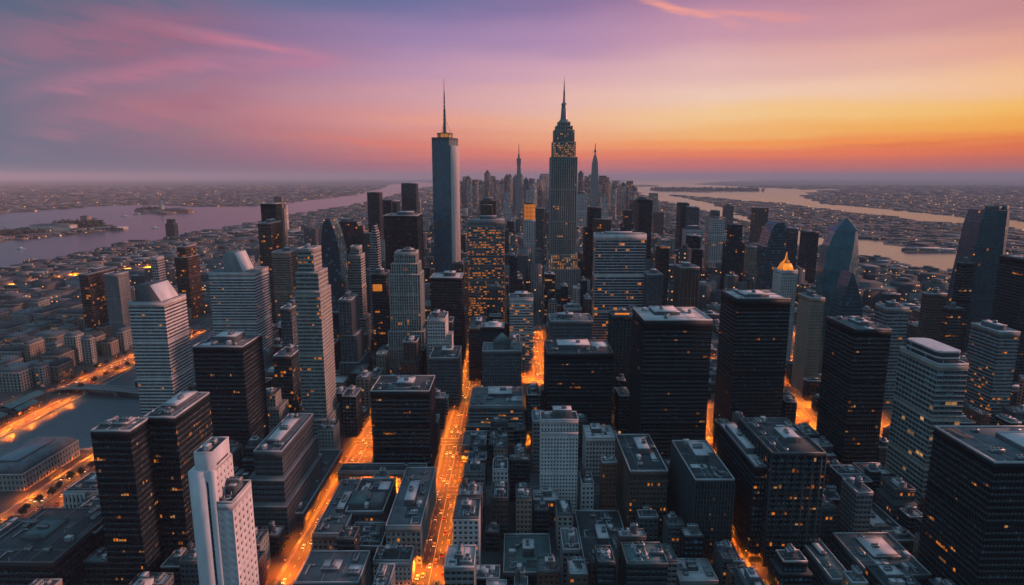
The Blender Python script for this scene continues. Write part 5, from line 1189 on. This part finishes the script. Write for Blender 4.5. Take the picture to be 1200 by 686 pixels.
def wood(label, px, py, n, rx, ry, s, z=1.8):
    p = gp(px, py, z); g = np.random.default_rng(int(px)); m = MB(); k = n * 60
    c = np.stack([g.uniform(-rx, rx, n), g.uniform(-ry, ry, n), g.uniform(4, 9, n) * s], 1); c = np.repeat(c, 60, 0) + g.normal(size=(k, 3)) * 4 * s
    c[:, 2] = np.abs(c[:, 2]); a = g.normal(size=(k, 3)); a /= np.linalg.norm(a, axis=1)[:, None]; b = np.cross(a, g.normal(size=(k, 3))); b /= np.linalg.norm(b, axis=1)[:, None]; q = 2.2 * s
    m.quads(np.stack([c-a*q-b*q, c+a*q-b*q, c+a*q+b*q, c-a*q+b*q], 1), np.arange(k*4).reshape(-1, 4), 0)
    o = m.build('island_wood', TREEL, None, tuple(p)); tag(o, label, None, None, 'stuff')
wood('dark mass of trees on the near harbour island', 93, 268, 60, 90, 60, 2.2); wood('dark mass of trees on the left end of the near island', 15, 275, 60, 150, 50, 1.2)
wood('dark trees on the statue island', 178, 247, 30, 80, 60, 1.6)
wood('dark trees covering the long bay island', 826, 223.5, 220, 900, 500, 3.2)
HULL = mat('boat_hull_white', (.6, .6, .6), .5); HULLD = mat('boat_hull_dark', (.05, .06, .07), .5)
def boat(px, py, L_, label, dark=False, rz=0.2):
    p = gp(px, py, .3); r = empty('boat', tuple(p), label, 'boat'); r.rotation_euler.z = rz; w = L_ * .24
    m = MB(); V = []
    for x, hw, zb in ((-.5, .8, 0), (.2, 1, 0), (.5, .05, .3)):
        for s in (-1, 1): V += [(x*L_, s*hw*w/2*.7, 0), (x*L_, s*hw*w/2, 2.6 + zb)]
    m.quads(V, [(0,4,5,1),(4,8,9,5),(2,3,7,6),(6,7,11,10),(1,5,7,3),(5,9,11,7),(0,1,3,2)], 0); m.build('hull', HULLD if dark else HULL, r)
    m = MB(); m.box(-L_*.3, L_*.1, -w*.3, w*.3, 2.4, 5.4, 0); m.box(-L_*.15, L_*.04, -w*.22, w*.22, 5.4, 7.6, 0); m.build('cabin', HULL, r)
boat(163, 251.5, 70, 'dark ferry just left of the statue island', True); boat(182, 267.5, 42, 'small pale boat with a wake in open harbour water below the statue'); boat(147, 254, 60, 'pale ferry in the harbour left of the dark ferry'); boat(25, 292, 30, 'small boat alone in the near left river'); boat(786, 222, 90, 'dark ship on the bay left of the wooded island', True); boat(455, 224, 60, 'pale boat where the left river narrows')
# bridge over the canal
r = empty('canal_bridge', (-478, 695, 0), 'low dark road bridge crossing the canal towards the banded tower', 'bridge'); r.rotation_euler.z = R(-9)
m = MB(); n = 12
for k in range(n):
    x0, x1 = -62 + 120*k/n, -62 + 120*(k+1)/n; f = lambda x: 6.5 - 3.2 * (x / 62) ** 2
    m.quads([(x0,-7,f(x0)-1.2),(x1,-7,f(x1)-1.2),(x1,7,f(x1)-1.2),(x0,7,f(x0)-1.2),(x0,-7,f(x0)),(x1,-7,f(x1)),(x1,7,f(x1)),(x0,7,f(x0))], [(0,1,5,4),(2,3,7,6),(4,5,6,7),(3,2,1,0)], 0)
m.build('deck', [mat('bridge_concrete', (.11, .12, .13), .8)], r)
for s in (-7.2, 6.9):
    m = MB()
    for k in range(n): x0, x1 = -62 + 120*k/n, -62 + 120*(k+1)/n; m.quads([(x0,s,f(x0)),(x1,s,f(x1)),(x1,s+.3,f(x1)),(x0,s+.3,f(x0)),(x0,s,f(x0)+1.2),(x1,s,f(x1)+1.2),(x1,s+.3,f(x1)+1.2),(x0,s+.3,f(x0)+1.2)], [(0,1,5,4),(2,3,7,6),(4,5,6,7)], 0)
    m.build('parapet', KERB, r)
for x in (-22, 20):
    m = MB(); m.box(x-1.4, x+1.4, -6, 6, -1, f(x) - 1.25, 0); m.build('pier', W['grey'], r)
# ------------------------------------------------------------------ street lamps and cars
LAMPG = mat('sodium_lamp', (.5, .3, .1), .4, emis=((1.0, .33, .04), 6.0))
m = MB(); m.cyl(0, 0, 0, 8.8, .11, .07, 8); m.cyl(0, 0, 0, .9, .2, .16, 8); m.bar((0,0,8.7), (2.2,0,9.2), .05); o = m.build('pole', STEEL); POLE = o.data; bpy.data.objects.remove(o)
m = MB(); m.box(1.8, 3.0, -.22, .22, 9.1, 9.32, 0, 0); m.quads([(1.85,-.19,9.08),(1.85,.19,9.08),(2.95,.19,9.08),(2.95,-.19,9.08)], [(0,1,2,3)], 1); m.cyl(2.4, 0, 8.86, 9.08, .22, .3, 8, 1); o = m.build('lamp_head', [STEEL, LAMPG]); HEADM = o.data; bpy.data.objects.remove(o)
NL = [0]
def lamps(pts, off, step, label, group, power, both=True, light=True):
    for (x0, y0), (x1, y1) in zip(pts[:-1], pts[1:]):
        d = np.array([x1-x0, y1-y0]); ln = np.hypot(*d); d = d / ln; n = np.array([d[1], -d[0]]); k = 0; s = step * .3
        while s < ln:
            for sg in ((-1, 1) if both else ((1,) if k % 2 else (-1,))):
                x, y = x0 + d[0]*s + n[0]*off*sg, y0 + d[1]*s + n[1]*off*sg
                a = proj(x, y, 9)
                if a[2] < 100 or not (-150 < a[0] < 1350) or a[1] > 800: continue
                r = empty('street_lamp', (x, y, .14), label, 'street lamp', group); r.rotation_euler.z = math.atan2(-n[1]*sg, -n[0]*sg)
                inst('pole', POLE, r, (0,0,0)); inst('lamp_head', HEADM, r, (0,0,0)); NL[0] += 1
                if light:
                    ld = LDATA.get(power)
                    if ld is None:
                        ld = bpy.data.lights.new('lamp_light', 'SPOT'); ld.energy = power; ld.color = (1.0, .18, .006); ld.spot_size = R(156); ld.spot_blend = .7; ld.shadow_soft_size = .35; LDATA[power] = ld
                    lo = bpy.data.objects.new('lamp_light', ld); C.objects.link(lo); lo.parent = r; lo.location = (2.4, 0, 8.7)
            k += 1; s += step
LDATA = {}
P0 = 64000
lamps(AVE, 11.6, 30, 'orange sodium street lamp at the kerb of the central glowing avenue', 'street lamps along the central avenue', P0)
lamps(LEFT, 10.4, 30, 'orange sodium street lamp at the kerb of the left glowing avenue', 'street lamps along the left avenue', P0)
lamps([(QUAY, 300), (QUAY, 615)], 18, 36, 'orange street lamp on the wide avenue beside the canal blocks', 'street lamps on the canal avenue', P0)
lamps([(-526, 705), (-526, 1000)], 15.8, 34, 'orange street lamp on the quay road beyond the bridge', 'street lamps on the far quay', P0)
lamps([(-506, 520), (-506, 690)], 7.3, 28, 'orange street lamp at the canal edge before the bridge', 'street lamps at the canal edge', P0)
lamps([(-562, 540), (-562, 690)], 8.8, 36, 'orange street lamp on the back quay street', 'street lamps on the back quay', P0, False)
lamps([(-300, 640), (-300, 1100)], 8.8, 40, 'orange street lamp on the avenue behind the plain black tower', 'street lamps behind the black tower', P0, False)
lamps([(38, 650), (38, 1000)], 8.8, 36, 'orange street lamp on the far avenue behind the wide black block', 'street lamps on the far avenue', P0)
lamps([(128, 570), (128, 900)], 8.8, 36, 'orange street lamp on the avenue left of the black monolith', 'street lamps by the monolith', P0)
lamps([(149, 300), (150, 440), (186, 560), (205, 650), (212, 880)], 6.1, 30, 'orange street lamp on the slanting avenue right of the ribbed tower', 'street lamps on the slanting avenue', P0)
lamps([(296, 560), (322, 760), (380, 1000)], 9.8, 32, 'orange street lamp on the right avenue before the corner-on black tower', 'street lamps on the right avenue', P0 * 1.5)
lamps([(352, 430), (380, 640)], 8.8, 32, 'orange street lamp between corner-on tower and banded tower', 'street lamps by the banded tower', P0)
lamps([(392, 650), (470, 1000)], 10.6, 40, 'orange street lamp on the farthest right avenue', 'street lamps on the farthest right avenue', P0)
lamps([(-125, 465), (-65, 465)], 7.2, 20, 'orange street lamp on the glowing cross street under the lit stone row', 'street lamps on the cross street', P0)
lamps(SHORE, 14, 50, 'orange street lamp on the shore road beside the left river piers', 'street lamps on the shore road', P0 * 9)
for y in CROSS[1:5]: lamps([(-120, y), (420, y)], 6.8, 62, 'orange street lamp on a cross street between the blocks', 'street lamps on the cross streets', P0 * 1.2)
# cars
HL = mat('headlight_glow', (.8, .7, .5), .3, emis=((1.0, .74, .42), 9.0)); TL = mat('tail_light_glow', (.4, .02, .01), .3, emis=((1.0, .06, .02), 4.0)); TYRE = mat('tyre_rubber', (.02, .02, .02), .9)
CARP = [mat('car_paint_' + n, c, .3, .3, var=.03) for n, c in (('black', (.015,.015,.017)), ('white', (.6,.6,.6)), ('yellow', (.6,.32,.03)), ('silver', (.3,.31,.33)), ('red', (.25,.03,.02)))]
def car_mesh(p):
    m = MB(); 
    m.frustum(0, 0, .35, .85, 2.2, .86, 2.25, .88, 0); m.frustum(-.15, 0, .85, 1.42, 1.35, .8, .95, .66, 1, 0); m.box(1.4, 2.15, -.7, .7, .85, .93, 0)
    for x in (-1.35, 1.35):
        for y in (-.8, .8):
            a = [(x + math.cos(t)*.33, math.sin(t)*.33 + .33) for t in np.arange(10) / 10 * 2 * math.pi]
            V = [(q[0], y-.1, q[1]) for q in a] + [(q[0], y+.1, q[1]) for q in a]; m.quads(V, [(i, (i+1)%10, (i+1)%10+10, i+10) for i in range(10)] + [(0,2,4,6),(0,6,7,8),(16,14,12,10),(18,17,16,10)], 2)
    o = m.build('body', [p, G['dark'], TYRE]); me = o.data; bpy.data.objects.remove(o); return me
CARM = [car_mesh(p) for p in CARP]
def lightm(name, mt):
    m = MB(); m.box(-.04, .04, -.2, .2, -.1, .1, 0, 0, True); o = m.build(name, mt); me = o.data; bpy.data.objects.remove(o); return me
HLM, TLM = lightm('headlight', HL), lightm('tail_light', TL)
def make_car(k):
    r = empty('car', (0, 0, -50), '', 'car'); inst('body', CARM[k], r, (0,0,0))
    for y in (-.62, .62): inst('headlight', HLM, r, (2.27, y, .68)); inst('tail_light', TLM, r, (-2.27, y, .72))
    return r
cname = ['black', 'white', 'yellow', 'silver', 'red']
protos = {}
def traffic(pts, hw, step, where, group, lanes):
    for (x0, y0), (x1, y1) in zip(pts[:-1], pts[1:]):
        d = np.array([x1-x0, y1-y0]); ln = np.hypot(*d); d = d / ln; n = np.array([d[1], -d[0]])
        for li in range(lanes):
            o = -hw + 2 * hw * (li + .5) / lanes; s = rng.uniform(0, step)
            while s < ln:
                k = rng.choices(range(5), (4, 3, 4, 3, 1))[0]; fwd = o > 0; ang = math.atan2(d[1], d[0]) + (0 if fwd else math.pi)
                x, y = x0 + d[0]*s + n[0]*o, y0 + d[1]*s + n[1]*o; a = proj(x, y, 0)
                if a[1] < 700:
                    lab = f"{cname[k]} car with lit lamps {'driving away' if fwd else 'coming nearer'} on {where}"
                    if k not in protos: c = protos[k] = make_car(k); c['label'] = lab; c['group'] = group; c.location = (x, y, .06); c.rotation_euler.z = ang
                    else: copy_tree(protos[k], (x, y, .06), ang, lab, group)
                s += step * rng.uniform(.5, 1.6)
traffic([(-52, 335), (-52, 1000)], 9.5, 40, 'the central glowing avenue', 'cars on the central avenue', 6)
traffic([(-137, 335), (-137, 640)], 8, 36, 'the left glowing avenue', 'cars on the left avenue', 4)
traffic([(QUAY, 340), (QUAY, 610)], 14.5, 44, 'the avenue beside the canal blocks', 'cars on the canal avenue', 6)
traffic([(-526, 705), (-526, 1000)], 13, 50, 'the far quay road', 'cars on the far quay road', 6)
traffic([(-506, 540), (-506, 690)], 5, 30, 'the road at the canal edge', 'cars at the canal edge', 2)
traffic([(149, 300), (150, 440), (186, 560), (205, 650)], 5, 36, 'the slanting avenue right of the ribbed tower', 'cars on the slanting avenue', 4)
traffic([(296, 560), (322, 760), (380, 1000)], 7.5, 50, 'the right avenue', 'cars on the right avenue', 4)
traffic([(38, 650), (38, 1000)], 7, 50, 'the far avenue behind the wide black block', 'cars on the far avenue', 4)
# ------------------------------------------------------------------ haze
HD = 3.8e-5
hm = bpy.data.materials.new('haze_air'); hm.use_nodes = True; N = hm.node_tree.nodes; N.remove(N['Principled BSDF'])
pv = N.new('ShaderNodeVolumePrincipled'); pv.inputs['Density'].default_value = HD; pv.inputs['Color'].default_value = (.84, .75, .84, 1); pv.inputs['Anisotropy'].default_value = -0.3
hm.node_tree.links.new(pv.outputs[0], N['Material Output'].inputs['Volume'])
b_ = MB(); b_.box(-60500, 60500, -2500, 60500, -1, 452, 0, 0, True); o = b_.build('haze', hm); o['kind'] = 'stuff'
print('LAMPS', NL[0], 'things', len(ONE), 'rest', len(REST), 'vis', len(vis))
